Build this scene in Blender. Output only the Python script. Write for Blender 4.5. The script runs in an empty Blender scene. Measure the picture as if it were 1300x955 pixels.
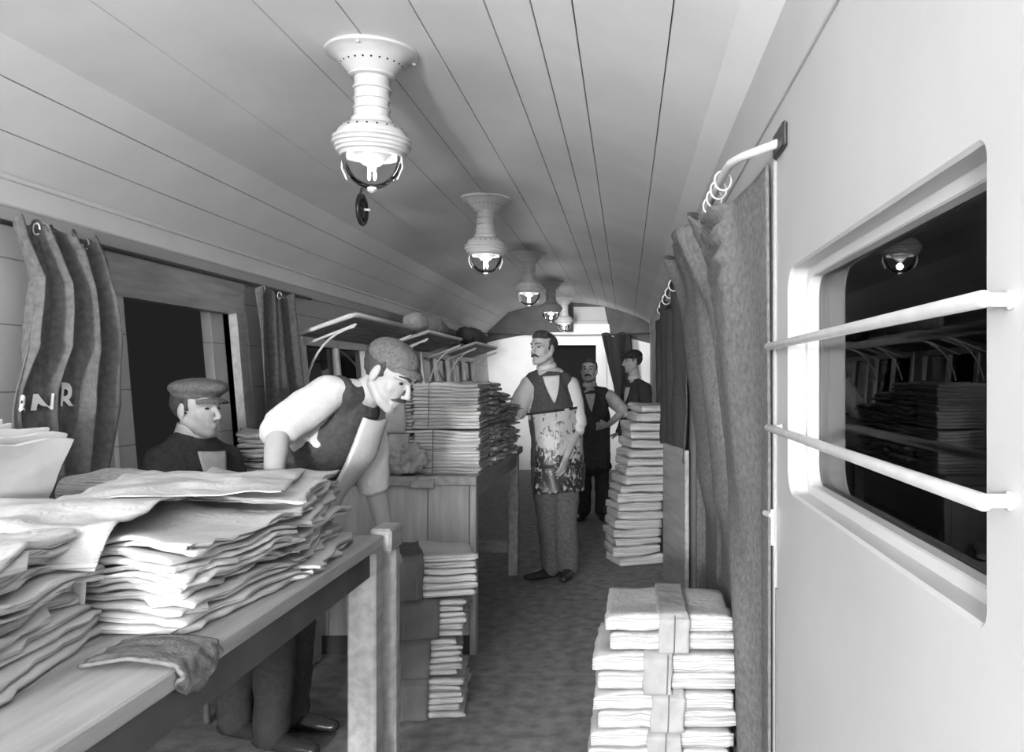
import bpy, math, random
from mathutils import Vector, Matrix, noise
V = Vector
PI = math.pi
C = bpy.context.scene.collection
F = 1100.0            # focal length in pixels of the 1300 x 955 frame
CAMZ = 1.40
def at(px, py, D):    # pixel + distance along the carriage -> point
    return V(((px-795)/F*D, D, CAMZ-(py-480)/F*D))

# ------------------------------------------------------------------ materials
def mat(name, g, rough=.6, noise_amt=0, nscale=8, bump=0, bscale=60, metal=0, spec=.3, stretch=(1,1,1)):
    m = bpy.data.materials.new(name); m.use_nodes = True
    nt = m.node_tree; N = nt.nodes; L = nt.links
    b = N['Principled BSDF']; b.inputs['Base Color'].default_value = (g,g,g,1)
    b.inputs['Roughness'].default_value = rough; b.inputs['Metallic'].default_value = metal
    b.inputs['Specular IOR Level'].default_value = spec
    tc = N.new('ShaderNodeTexCoord'); mp = N.new('ShaderNodeMapping')
    mp.inputs['Scale'].default_value = stretch
    L.new(tc.outputs['Object'], mp.inputs['Vector'])
    if noise_amt:
        n = N.new('ShaderNodeTexNoise'); n.inputs['Scale'].default_value = nscale; n.inputs['Detail'].default_value = 6
        L.new(mp.outputs[0], n.inputs['Vector'])
        r = N.new('ShaderNodeValToRGB')
        lo = g*(1-noise_amt); hi = min(1, g*(1+noise_amt))
        r.color_ramp.elements[0].position = .3; r.color_ramp.elements[0].color = (lo,lo,lo,1)
        r.color_ramp.elements[1].position = .7; r.color_ramp.elements[1].color = (hi,hi,hi,1)
        L.new(n.outputs['Fac'], r.inputs[0]); L.new(r.outputs[0], b.inputs['Base Color'])
    if bump:
        n2 = N.new('ShaderNodeTexNoise'); n2.inputs['Scale'].default_value = bscale; n2.inputs['Detail'].default_value = 4
        L.new(mp.outputs[0], n2.inputs['Vector'])
        bp = N.new('ShaderNodeBump'); bp.inputs['Strength'].default_value = bump; bp.inputs['Distance'].default_value = .01
        L.new(n2.outputs['Fac'], bp.inputs['Height']); L.new(bp.outputs[0], b.inputs['Normal'])
    return m

def emis(name, s, g=1):
    m = bpy.data.materials.new(name); m.use_nodes = True
    N = m.node_tree.nodes; N.clear()
    e = N.new('ShaderNodeEmission'); e.inputs[0].default_value = (g,g,g,1); e.inputs[1].default_value = s
    o = N.new('ShaderNodeOutputMaterial'); m.node_tree.links.new(e.outputs[0], o.inputs[0]); return m

def glassy(name, tint=.9, refl=1.0, ior=1.5, base=.0, rough=.0):
    m = bpy.data.materials.new(name); m.use_nodes = True
    nt = m.node_tree; N = nt.nodes; N.clear()
    t = N.new('ShaderNodeBsdfTransparent'); t.inputs[0].default_value = (tint,)*3+(1,)
    g = N.new('ShaderNodeBsdfGlossy'); g.inputs['Roughness'].default_value = rough; g.inputs[0].default_value = (refl,)*3+(1,)
    fr = N.new('ShaderNodeFresnel'); fr.inputs[0].default_value = ior
    ad = N.new('ShaderNodeMath'); ad.operation = 'ADD'; ad.inputs[1].default_value = base; ad.use_clamp = True
    mx = N.new('ShaderNodeMixShader'); o = N.new('ShaderNodeOutputMaterial')
    nt.links.new(fr.outputs[0], ad.inputs[0]); nt.links.new(ad.outputs[0], mx.inputs[0])
    nt.links.new(t.outputs[0], mx.inputs[1]); nt.links.new(g.outputs[0], mx.inputs[2])
    nt.links.new(mx.outputs[0], o.inputs[0]); return m

def paper_mat(name, g, print_amt=.0):
    m = bpy.data.materials.new(name); m.use_nodes = True
    nt = m.node_tree; N = nt.nodes; L = nt.links
    b = N['Principled BSDF']; b.inputs['Roughness'].default_value = .85; b.inputs['Specular IOR Level'].default_value = .1
    tc = N.new('ShaderNodeTexCoord'); geo = N.new('ShaderNodeNewGeometry')
    # sheet edges: thin lines by height, only on the sides
    mp = N.new('ShaderNodeMapping'); mp.inputs['Scale'].default_value = (3,3,260)
    L.new(tc.outputs['Object'], mp.inputs['Vector'])
    n = N.new('ShaderNodeTexNoise'); n.inputs['Scale'].default_value = 1; n.inputs['Detail'].default_value = 3
    L.new(mp.outputs[0], n.inputs['Vector'])
    r = N.new('ShaderNodeValToRGB'); e = r.color_ramp.elements
    e[0].position = .38; e[0].color = (g*.45,)*3+(1,); e[1].position = .52; e[1].color = (g,)*3+(1,)
    L.new(n.outputs['Fac'], r.inputs[0])
    # soft blotches / faint columns of print on the faces
    n3 = N.new('ShaderNodeTexNoise'); n3.inputs['Scale'].default_value = 7; n3.inputs['Detail'].default_value = 5
    L.new(tc.outputs['Object'], n3.inputs['Vector'])
    mp2 = N.new('ShaderNodeMapping'); mp2.inputs['Scale'].default_value = (60,260,60)
    L.new(tc.outputs['Object'], mp2.inputs['Vector'])
    n4 = N.new('ShaderNodeTexNoise'); n4.inputs['Scale'].default_value = 1; n4.inputs['Detail'].default_value = 2
    L.new(mp2.outputs[0], n4.inputs['Vector'])
    r4 = N.new('ShaderNodeValToRGB'); e = r4.color_ramp.elements
    e[0].position = .40; e[0].color = (g*(1-.45*print_amt),)*3+(1,); e[1].position = .55; e[1].color = (g,)*3+(1,)
    L.new(n4.outputs['Fac'], r4.inputs[0])
    r3 = N.new('ShaderNodeValToRGB'); e = r3.color_ramp.elements
    e[0].position = .3; e[0].color = (.86,.86,.86,1); e[1].position = .6; e[1].color = (1,1,1,1)
    L.new(n3.outputs['Fac'], r3.inputs[0])
    ml = N.new('ShaderNodeMixRGB'); ml.blend_type = 'MULTIPLY'; ml.inputs[0].default_value = 1
    L.new(r4.outputs[0], ml.inputs[1]); L.new(r3.outputs[0], ml.inputs[2])
    sx = N.new('ShaderNodeSeparateXYZ'); L.new(tc.outputs['Normal'], sx.inputs[0])
    ab = N.new('ShaderNodeMath'); ab.operation = 'ABSOLUTE'; L.new(sx.outputs[2], ab.inputs[0])
    lt = N.new('ShaderNodeMath'); lt.operation = 'LESS_THAN'; lt.inputs[1].default_value = .55; L.new(ab.outputs[0], lt.inputs[0])
    mx = N.new('ShaderNodeMixRGB'); L.new(lt.outputs[0], mx.inputs[0]); L.new(ml.outputs[0], mx.inputs[1]); L.new(r.outputs[0], mx.inputs[2])
    L.new(mx.outputs[0], b.inputs['Base Color'])
    n5 = N.new('ShaderNodeTexNoise'); n5.inputs['Scale'].default_value = 22; n5.inputs['Detail'].default_value = 3; n5.inputs['Distortion'].default_value = 1.5
    L.new(tc.outputs['Object'], n5.inputs['Vector'])
    bp = N.new('ShaderNodeBump'); bp.inputs['Strength'].default_value = .35; bp.inputs['Distance'].default_value = .01
    L.new(n5.outputs['Fac'], bp.inputs['Height']); L.new(bp.outputs[0], b.inputs['Normal'])
    return m

def board_mat(name, g, axis, period, offset=0, depth=.6):   # grooved boarding
    m = mat(name, g, .55, .06, 3)
    nt = m.node_tree; N = nt.nodes; L = nt.links; b = N['Principled BSDF']
    tc = N.new('ShaderNodeTexCoord'); sx = N.new('ShaderNodeSeparateXYZ'); L.new(tc.outputs['Object'], sx.inputs[0])
    a = N.new('ShaderNodeMath'); a.operation = 'ADD'; a.inputs[1].default_value = offset+50*period; L.new(sx.outputs[axis], a.inputs[0])
    mo = N.new('ShaderNodeMath'); mo.operation = 'MODULO'; mo.inputs[1].default_value = period; L.new(a.outputs[0], mo.inputs[0])
    lt = N.new('ShaderNodeMath'); lt.operation = 'GREATER_THAN'; lt.inputs[1].default_value = .005; L.new(mo.outputs[0], lt.inputs[0])
    bp = N.new('ShaderNodeBump'); bp.inputs['Strength'].default_value = depth; bp.inputs['Distance'].default_value = .004
    L.new(lt.outputs[0], bp.inputs['Height']); L.new(bp.outputs[0], b.inputs['Normal'])
    old = b.inputs['Base Color'].links[0].from_socket
    mx = N.new('ShaderNodeMixRGB'); L.new(lt.outputs[0], mx.inputs[0]); mx.inputs[1].default_value = (g*.45,)*3+(1,)
    L.new(old, mx.inputs[2]); L.new(mx.outputs[0], b.inputs['Base Color'])
    return m

M = {}
M['ceiling'] = mat('ceiling_paint', .80, .5, .05, 2.5, .05, 30)
M['wall'] = mat('wall_paint', .42, .5, .05, 2.5, .05, 40)
M['leftwall'] = board_mat('left_boarding', .50, 2, .23, .03)
M['bead'] = mat('bead_paint', .26, .6)
M['framepaint'] = mat('frame_paint', .5, .5, .04, 4)
M['white'] = mat('white_paint', .72, .45, .04, 4)
M['endwhite'] = mat('end_white_paint', .93, .5, .04, 4)
M['dark'] = mat('dark_bulkhead', .10, .7, .2, 6)
M['groove'] = mat('groove_shadow_gap', .12, .9)
M['pale'] = mat('pale_groove', .85, .5)
M['floor'] = mat('floor_cover', .23, .75, .35, 14, .3, 90)
M['wood'] = mat('table_wood', .36, .6, .22, 5, .2, 30, stretch=(6,.6,6))
M['woodtop'] = mat('table_top_wood', .33, .55, .22, 5, .2, 30, stretch=(6,.6,6))
M['panelwood'] = mat('cabinet_wood', .42, .6, .18, 5, .2, 30, stretch=(6,6,.6))
M['darkwood'] = mat('dark_wood', .07, .6, .3, 6)
M['enamel'] = mat('white_enamel', .52, .3, .03, 9, spec=.5)
M['hole'] = mat('vent_hole_dark', .02, .9)
M['metal'] = mat('pale_metal', .6, .35, .1, 20, metal=.3, spec=.5)
M['darkmetal'] = mat('dark_metal', .05, .4, .2, 20, metal=.5, spec=.5)
M['bowl'] = glassy('lamp_glass', .97, .5, 1.2, .02)
M['pane'] = glassy('window_glass', .5, .55, 1.45, .02)
M['flame'] = emis('flame', 14)
M['night'] = mat('night_outside', .02, .9)
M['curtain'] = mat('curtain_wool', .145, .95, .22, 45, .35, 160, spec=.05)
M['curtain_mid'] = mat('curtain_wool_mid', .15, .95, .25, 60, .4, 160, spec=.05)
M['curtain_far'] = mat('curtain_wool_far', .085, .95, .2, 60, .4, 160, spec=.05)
M['ink'] = mat('white_lettering', .8, .8)
M['paper'] = paper_mat('newsprint', .56, .15)
M['paper2'] = paper_mat('newsprint_grey', .50, .5)
M['paperp'] = paper_mat('newsprint_printed', .56, .6)
M['sheetface'] = mat('newsprint_face', .56, .85, .08, 9, .3, 18)
M['wrap'] = mat('brown_wrapper', .34, .8, .2, 9, .6, 25)
M['wrapdark'] = mat('dark_wrapper', .10, .8, .2, 9, .6, 25)
M['string'] = mat('string', .16, .9)
M['skin'] = mat('skin', .38, .5, .05, 15)
M['skin2'] = mat('skin_far', .40, .5, .05, 15)
M['shirt'] = mat('white_shirt', .56, .8, .05, 10, .3, 45)
M['shirt2'] = mat('striped_shirt', .45, .8, .15, 20)
M['vest'] = mat('dark_waistcoat', .062, .85, .25, 60, .3, 90)
M['jacket'] = mat('dark_jacket', .045, .9, .25, 60, .3, 90)
M['trouser'] = mat('grey_trousers', .10, .9, .25, 60, .3, 60)
M['dtrouser'] = mat('dark_trousers', .04, .9, .2, 60, .3, 60)
M['cap'] = mat('tweed_cap', .12, .9, .3, 90, .3, 90)
M['dcap'] = mat('dark_cap', .03, .9, .3, 90)
M['hair'] = mat('dark_hair', .05, .7, .3, 60, .6, 120, stretch=(1,1,.3))
M['shoe'] = mat('polished_shoe', .03, .25, spec=.6)
M['eye'] = mat('eye_dark', .03, .3)
M['sack'] = mat('canvas_sack', .42, .9, .15, 12, .5, 40)
M['dsack'] = mat('dark_sack', .09, .9, .3, 12, .5, 40)
# ink-stained apron
def apron_mat():
    m = mat('inky_apron', .6, .42, spec=.5); nt = m.node_tree; N = nt.nodes; L = nt.links; b = N['Principled BSDF']
    tc = N.new('ShaderNodeTexCoord'); mp = N.new('ShaderNodeMapping'); mp.inputs['Scale'].default_value = (26,26,15)
    L.new(tc.outputs['Object'], mp.inputs[0])
    n = N.new('ShaderNodeTexNoise'); n.inputs['Scale'].default_value = 1; n.inputs['Detail'].default_value = 5; n.inputs['Distortion'].default_value = 1.5
    L.new(mp.outputs[0], n.inputs['Vector'])
    sx = N.new('ShaderNodeSeparateXYZ'); L.new(tc.outputs['Object'], sx.inputs[0])
    g = N.new('ShaderNodeMapRange'); g.inputs['From Min'].default_value = .95; g.inputs['From Max'].default_value = .80
    g.inputs['To Min'].default_value = 0; g.inputs['To Max'].default_value = .20
    L.new(sx.outputs[2], g.inputs['Value'])
    s = N.new('ShaderNodeMath'); s.operation = 'SUBTRACT'; L.new(n.outputs['Fac'], s.inputs[0]); L.new(g.outputs[0], s.inputs[1])
    r = N.new('ShaderNodeValToRGB'); e = r.color_ramp.elements
    e[0].position = .36; e[0].color = (.02,.02,.02,1); e[1].position = .45; e[1].color = (.45,.45,.45,1)
    L.new(s.outputs[0], r.inputs[0]); L.new(r.outputs[0], b.inputs['Base Color']); return m
M['apron'] = apron_mat()

# ------------------------------------------------------------------ mesh builder
class MB:
    def __init__(s): s.v = []; s.f = []; s.mi = []
    def add(s, vs, fs, mi=0):
        o = len(s.v); s.v += [V(p) for p in vs]; s.f += [tuple(i+o for i in f) for f in fs]; s.mi += [mi]*len(fs); return s
    def hexa(s, c, mi=0):   # c: 8 corners, bottom 4 ccw then top 4
        return s.add(c, [(3,2,1,0),(4,5,6,7),(0,1,5,4),(1,2,6,5),(2,3,7,6),(3,0,4,7)], mi)
    def box(s, x0, x1, y0, y1, z0, z1, mi=0, R=None, o=None):
        c = [V(p) for p in ((x0,y0,z0),(x1,y0,z0),(x1,y1,z0),(x0,y1,z0),(x0,y0,z1),(x1,y0,z1),(x1,y1,z1),(x0,y1,z1))]
        if R is not None: c = [R@p for p in c]
        if o is not None: c = [p+V(o) for p in c]
        return s.hexa(c, mi)
    def bbox(s, x0, x1, y0, y1, z0, z1, b=.006, mi=0, R=None, o=None):   # bevelled box
        def ins(v, lo, hi, k): return lo+b if v == 0 else hi-b
        vs = []; idx = {}
        for i in (0,1):
            for j in (0,1):
                for k in (0,1):
                    X = (x0, x1)[i]; Y = (y0, y1)[j]; Z = (z0, z1)[k]
                    xi = X+(b if i == 0 else -b); yi = Y+(b if j == 0 else -b); zi = Z+(b if k == 0 else -b)
                    idx[i,j,k,'x'] = len(vs); vs.append(V((X,yi,zi)))
                    idx[i,j,k,'y'] = len(vs); vs.append(V((xi,Y,zi)))
                    idx[i,j,k,'z'] = len(vs); vs.append(V((xi,yi,Z)))
        q = [(0,0),(1,0),(1,1),(0,1)]; fs = []
        for a in (0,1):
            fs.append([idx[a,j,k,'x'] for j,k in (q if a else q[::-1])])
            fs.append([idx[j,a,k,'y'] for j,k in (q[::-1] if a else q)])
            fs.append([idx[j,k,a,'z'] for j,k in (q if a else q[::-1])])
        for a in (0,1):
            for c in (0,1):
                s1 = 1 if a == c else -1
                e = [idx[a,c,0,'x'], idx[a,c,0,'y'], idx[a,c,1,'y'], idx[a,c,1,'x']]; fs.append(e[::s1])
                e = [idx[0,a,c,'y'], idx[0,a,c,'z'], idx[1,a,c,'z'], idx[1,a,c,'y']]; fs.append(e[::s1])
                e = [idx[a,0,c,'z'], idx[a,0,c,'x'], idx[a,1,c,'x'], idx[a,1,c,'z']]; fs.append(e[::s1])
        for i in (0,1):
            for j in (0,1):
                for k in (0,1):
                    e = [idx[i,j,k,'x'], idx[i,j,k,'y'], idx[i,j,k,'z']]
                    fs.append(e if (i+j+k) % 2 else e[::-1])
        if R is not None: vs = [R@p for p in vs]
        if o is not None: vs = [p+V(o) for p in vs]
        return s.add(vs, fs, mi)
    def tube(s, pts, rad, n=12, side=None, asp=1.0, mi=0, round_=True):
        pts = [V(p) for p in pts]; m = len(pts)
        if not hasattr(rad, '__len__'): rad = [rad]*m
        if not hasattr(asp, '__len__'): asp = [asp]*m
        P = list(pts); Rr = list(rad); A = list(asp)
        T = []
        for i in range(m):
            t = (pts[min(i+1,m-1)]-pts[max(i-1,0)]); T.append(t.normalized())
        rings = []
        if round_:
            seq = [(pts[0]-T[0]*rad[0]*c, rad[0]*q, asp[0], T[0]) for c, q in ((.92,.38),(.7,.71),(.38,.92))]
            seq += [(P[i], Rr[i], A[i], T[i]) for i in range(m)]
            seq += [(pts[-1]+T[-1]*rad[-1]*c, rad[-1]*q, asp[-1], T[-1]) for c, q in ((.38,.92),(.7,.71),(.92,.38))]
        else: seq = [(P[i], Rr[i], A[i], T[i]) for i in range(m)]
        ref = V(side) if side is not None else (V((1,0,0)) if abs(T[0].x) < .8 else V((0,1,0)))
        for (p, r, a, t) in seq:
            u = (ref-t*ref.dot(t))
            if u.length < 1e-4: u = t.orthogonal()
            u.normalize(); w = t.cross(u).normalized()
            if side is None: ref = u
            rings.append([p+u*(r*a*math.cos(2*PI*k/n))+w*(r*math.sin(2*PI*k/n)) for k in range(n)])
        vs = [q for rg in rings for q in rg]; fs = []
        for i in range(len(rings)-1):
            for k in range(n):
                fs.append((i*n+k, i*n+(k+1) % n, (i+1)*n+(k+1) % n, (i+1)*n+k))
        fs.append(tuple(range(n))[::-1]); fs.append(tuple((len(rings)-1)*n+k for k in range(n)))
        return s.add(vs, fs, mi)
    def lathe(s, prof, n=32, o=(0,0,0), mi=0, closed=False):
        vs = []; o = V(o)
        for r, z in prof:
            for k in range(n): vs.append(o+V((r*math.cos(2*PI*k/n), r*math.sin(2*PI*k/n), z)))
        fs = []
        for i in range(len(prof)-1):
            for k in range(n): fs.append((i*n+k, i*n+(k+1) % n, (i+1)*n+(k+1) % n, (i+1)*n+k))
        return s.add(vs, fs, mi)
    def ell(s, c, r, ax=None, n=14, m=10, mi=0):   # ellipsoid, ax = 3 axis vectors
        c = V(c); ax = ax or (V((1,0,0)), V((0,1,0)), V((0,0,1)))
        vs = [c-ax[2]*r[2]]
        for i in range(1, m):
            th = PI*i/m
            for k in range(n):
                ph = 2*PI*k/n
                vs.append(c+ax[0]*(r[0]*math.sin(th)*math.cos(ph))+ax[1]*(r[1]*math.sin(th)*math.sin(ph))-ax[2]*(r[2]*math.cos(th)))
        vs.append(c+ax[2]*r[2]); fs = []
        for k in range(n): fs.append((0, 1+(k+1) % n, 1+k))
        for i in range(m-2):
            for k in range(n):
                a = 1+i*n; fs.append((a+k, a+(k+1) % n, a+n+(k+1) % n, a+n+k))
        a = 1+(m-2)*n; L = len(vs)-1
        for k in range(n): fs.append((a+k, a+(k+1) % n, L))
        return s.add(vs, fs, mi)
    def grid(s, fn, nu, nv, mi=0, flip=False):
        vs = [fn(i/nu, j/nv) for j in range(nv+1) for i in range(nu+1)]; fs = []
        for j in range(nv):
            for i in range(nu):
                a = j*(nu+1)+i; q = (a, a+1, a+nu+2, a+nu+1); fs.append(q[::-1] if flip else q)
        return s.add(vs, fs, mi)
    def build(s, name, mats, parent=None, smooth=False, o=(0,0,0)):
        o = V(o); me = bpy.data.meshes.new(name)
        me.from_pydata([p-o for p in s.v], [], s.f)
        if not isinstance(mats, (list, tuple)): mats = [mats]
        for m in mats: me.materials.append(M[m] if isinstance(m, str) else m)
        for i, p in enumerate(me.polygons): p.material_index = s.mi[i]; p.use_smooth = smooth
        me.update()
        ob = bpy.data.objects.new(name, me); C.objects.link(ob)
        if parent: ob.parent = parent
        elif o.length: ob.location = o
        return ob
def sharp(o, a=32):
    o.data.set_sharp_from_angle(angle=math.radians(a)); return o
def tag(o, label=None, cat=None, group=None, kind=None):
    if label: o['label'] = label
    if cat: o['category'] = cat
    if group: o['group'] = group
    if kind: o['kind'] = kind
    return o
def thing(name, label, cat, loc, rz=0, group=None):
    o = bpy.data.objects.new(name, None); C.objects.link(o); o.location = loc; o.rotation_euler = (0,0,rz)
    o.empty_display_size = .1
    return tag(o, label, cat, group)
def struct(o): o['kind'] = 'structure'; return o
def mod_remesh(o, vox, smooth=3, disp=0, dscale=.08):
    m = o.modifiers.new('remesh', 'REMESH'); m.mode = 'VOXEL'; m.voxel_size = vox; m.use_smooth_shade = True
    if smooth:
        m = o.modifiers.new('smooth', 'SMOOTH'); m.factor = .5; m.iterations = smooth
    if disp:
        t = bpy.data.textures.new('folds', 'CLOUDS'); t.noise_scale = dscale; t.noise_depth = 1
        m = o.modifiers.new('folds', 'DISPLACE'); m.texture = t; m.strength = disp; m.mid_level = .5; m.texture_coords = 'LOCAL'
def autosmooth(o, w=.003, seg=2):
    m = o.modifiers.new('bevel', 'BEVEL'); m.width = w; m.segments = seg; m.limit_method = 'ANGLE'

# ------------------------------------------------------------------ carriage shell
XL, XR = -2.14, .36
Y0, Y1 = -5.2, 13.35
def zc(x):   # arch of the roof above camera
    t = (x+.9)/.9
    return CAMZ + 1.15 - .155*t*t if t < 1 else CAMZ+1.15-.155*t*t+ .0
# ceiling profile with V grooves
def ceiling():
    b = MB(); pts = []
    def solve_left(s):  # on the slanting side panel, slope s = Z/|X|
        # line from (-2.14,.68) to (-1.80,.995)
        t = (s*2.14-.68)/(.315+s*.34); return (-2.14+.34*t, CAMZ+.68+.315*t)
    grooves = []
    prof = [(-2.14, CAMZ+.68)]
    for s in (.397, .484): grooves.append(solve_left(s)); prof.append(solve_left(s))
    prof.append((-1.80, zc(-1.80)))
    lines = []
    for k in (-1.42,-.99,-.77,-.576,-.378,-.255,-.144,.127):
        x = k*1.1
        for _ in range(20): x = k*(zc(x)-CAMZ)
        lines.append(x)
    xs = sorted(set([round(-1.80+i*.09, 4) for i in range(1, 24)]+lines))
    xs = [x for x in xs if x < .33 and (x in lines or min(abs(x-l) for l in lines) > .02)]
    for x in xs: prof.append((x, zc(x)))
    prof.append((XR, CAMZ+.83))
    P = []
    for (x, z) in prof:
        isg = any(abs(x-l) < 1e-6 for l in lines) or any(abs(x-g[0]) < 1e-6 for g in grooves)
        if isg:
            dx, dz = (.0024, .0) if x > -1.8 else (.0018, .0017)
            nx, nz = (0, .007) if x > -1.8 else (-.004, .004)
            P += [(x-dx, z-dz, 0), (x-dx*.6+nx, z-dz*.6+nz, 1), (x+dx*.6+nx, z+dz*.6+nz, 1), (x+dx, z+dz, 0)]
        else: P.append((x, z, 0))
    NY = 8
    for i in range(len(P)-1):
        a, c = P[i], P[i+1]
        vs = []; fs = []
        for j in range(NY+1):
            y = Y0+(Y1-Y0)*j/NY; vs += [(a[0],y,a[1]), (c[0],y,c[1])]
        for j in range(NY): fs.append((2*j, 2*j+1, 2*j+3, 2*j+2))
        b.add(vs, fs, (1 if (a[2] and c[2]) else 0))
    # butt joints between board ends
    ls = sorted(lines)
    for (i, y) in ((1,2.0),(2,3.55),(4,3.1),(5,5.3),(6,6.1),(3,4.6),(6,3.0),(4,7.4)):
        if i+1 < len(ls):
            x0, x1 = ls[i]+.006, ls[i+1]-.006
            b.add([(x0,y,zc(x0)-.0008),(x1,y,zc(x1)-.0008),(x1,y+.003,zc(x1)-.0008),(x0,y+.003,zc(x0)-.0008)], [(0,1,2,3)], 2)
    # roof backing so that it has thickness
    b.box(-2.3, .5, Y0-.1, Y1+.1, 2.62, 2.70)
    return struct(b.build('ceiling', ['ceiling','groove','pale'], smooth=False))
ceiling()
struct(MB().box(-2.4, .75, Y0-.1, Y1+.1, -.08, 0).build('floor', 'floor'))
LEAN = .085
def xl(z): return XL + max(0, 1.95-z)*LEAN
def cells(b, ys, zs, holes, xf, th, mi=0):
    for i in range(len(ys)-1):
        for j in range(len(zs)-1):
            yc, zz = (ys[i]+ys[i+1])/2, (zs[j]+zs[j+1])/2
            if any(h[0] < yc < h[1] and h[2] < zz < h[3] for h in holes): continue
            y0, y1, z0, z1 = ys[i], ys[i+1], zs[j], zs[j+1]
            a0, a1 = xf(z0), xf(z1)
            c = [(a0,y0,z0),(a0+th,y0,z0),(a0+th,y1,z0),(a0,y1,z0),(a1,y0,z1),(a1+th,y0,z1),(a1+th,y1,z1),(a1,y1,z1)]
            if th < 0: c = [c[1],c[0],c[3],c[2],c[5],c[4],c[7],c[6]]
            b.hexa(c, mi)
LH = [(3.62, 4.62, 0, 1.745)] + [(y, y+1.35, .98, 1.66) for y in (5.62, 7.25, 8.9, 10.55)]
ys = sorted({Y0, Y1, *[h[0] for h in LH], *[h[1] for h in LH]})
b = MB(); cells(b, ys, [0, .98, 1.66, 1.745, 1.95, 2.08], LH, xl, -.07); struct(b.build('wall_left', 'leftwall'))
# cornice left: pale fascia, rail shadow gap
b = MB(); b.bbox(XL-.02, XL+.025, Y0, Y1, 1.99, 2.085, .006); b.box(XL-.02, XL+.045, Y0, Y1, 2.075, 2.09)
struct(b.build('trim_1', 'white'))
b = MB(); b.box(XL-.02, XL+.012, Y0, Y1, 1.935, 1.99); struct(b.build('trim_2', 'wall'))
# right cornice band
b = MB(); b.bbox(XR-.007, XR+.02, Y0, Y1, CAMZ+.637, CAMZ+.845, .002)
struct(b.build('trim_3', 'wall'))
# door casing on the left
b = MB()
def lpost(y0, y1, d0, d1, mi=0, z1=1.745):
    c = []
    for z in (0, z1): c += [(xl(z)+d0,y0,z),(xl(z)+d1,y0,z),(xl(z)+d1,y1,z),(xl(z)+d0,y1,z)]
    b.hexa(c, mi)
lpost(4.48, 4.62, -.08, -.03); lpost(4.62, 4.78, -.07, .03, 1); lpost(4.655, 4.70, .03, .036, 1); lpost(4.62, 4.635, .03, .045, 1)
lpost(3.50, 3.62, -.07, .02)
b.box(XL-.03, XL+.035, 3.50, 4.78, 1.745, 1.92, 1); b.box(XL-.03, XL+.045, 3.50, 4.78, 1.74, 1.765, 1)
struct(b.build('door_1', ['leftwall','wood']))
# left windows: frame + panes
for i, h in enumerate(LH[1:]):
    r = bpy.data.objects.new('window_%d' % (i+2), None); C.objects.link(r); r.location = (XL, (h[0]+h[1])/2, h[2]); struct(r)
    o = r.location; b = MB(); w = .045
    def fr(y0, y1, z0, z1):
        c = []
        for z in (z0, z1): c += [(xl(z)-.05,y0,z),(xl(z)+.02,y0,z),(xl(z)+.02,y1,z),(xl(z)-.05,y1,z)]
        b.hexa(c)
    fr(h[0]-.02, h[0]+w, h[2], h[3]); fr(h[1]-w, h[1]+.02, h[2], h[3]); fr(h[0], h[1], h[3]-w, h[3]+.01); fr(h[0], h[1], h[2]-.01, h[2]+w)
    ym = (h[0]+h[1])/2; fr(ym-.02, ym+.02, h[2], h[3])
    b.build('window_frame', 'white', r, o=o)
    p = MB(); a0, a1 = xl(h[2])-.02, xl(h[3])-.02
    p.hexa([(a0-.004,h[0],h[2]),(a0,h[0],h[2]),(a0,h[1],h[2]),(a0-.004,h[1],h[2]),(a1-.004,h[0],h[3]),(a1,h[0],h[3]),(a1,h[1],h[3]),(a1-.004,h[1],h[3])])
    p.build('window_pane', 'pane', r, o=o)
# right wall: near panel with a rounded window hole, then doorway, then wall
def rrect(y0, y1, z0, z1, r, n=8):
    out = []; q = r-.038; R1 = r
    for (cy, cz, a0, r) in ((y1-r, z1-r, 0, r), (y0+q, z1-q, PI/2, q), (y0+q, z0+q, PI, q), (y1-r, z0+r, 1.5*PI, r)):
        for k in range(n+1):
            a = a0+PI/2*k/n; out.append((cy+r*math.cos(a), cz+r*math.sin(a)))
    return out
WY0, WY1, WZ0, WZ1 = .865, 1.93, CAMZ-.255, CAMZ+.243
def ringpanel(b, outer, x0, inner, x1, mi=0):
    n = len(inner)
    vs = [(x0,)+p for p in outer]+[(x1,)+p for p in inner]
    b.add(vs, [(k, (k+1) % n, n+(k+1) % n, n+k) for k in range(n)], mi)
inner = rrect(WY0, WY1, WZ0, WZ1, .06)
OY0, OY1, OZ0, OZ1 = WY0-.12, WY1+.115, WZ0-.12, WZ1+.12
outer = []
for i, (y, z) in enumerate(inner):
    q = i//9; k = i % 9
    cy, cz = ((OY1,OZ1),(OY0,OZ1),(OY0,OZ0),(OY1,OZ0))[q]
    iy, iz = ((inner[q*9+4]))
    if k < 4: p = ((cy, z) if q in (0,2) else (y, cz))
    elif k == 4: p = (cy, cz)
    else: p = ((y, cz) if q in (0,2) else (cy, z))
    outer.append(p)
b = MB()
ringpanel(b, outer, XR, inner, XR)
b.box(XR, XR+.06, Y0, OY0, 0, CAMZ+.66); b.box(XR, XR+.06, OY1, 2.16, 0, CAMZ+.66)
b.box(XR, XR+.06, OY0, OY1, 0, OZ0); b.box(XR, XR+.06, OY0, OY1, OZ1, CAMZ+.66)
b.box(XR, XR+.06, 2.16, 4.42, 1.93, CAMZ+.66)         # over the curtained doorway
b.box(XR, XR+.06, 4.42, 5.3, 0, CAMZ+.66)
b.box(XR, XR+.06, 5.3, 7.4, 0, 1.0); b.box(XR, XR+.06, 5.3, 7.4, 1.7, CAMZ+.66)
b.box(XR, XR+.06, 7.4, Y1, 0, CAMZ+.66)
struct(b.build('wall_right', 'wall'))
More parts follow.
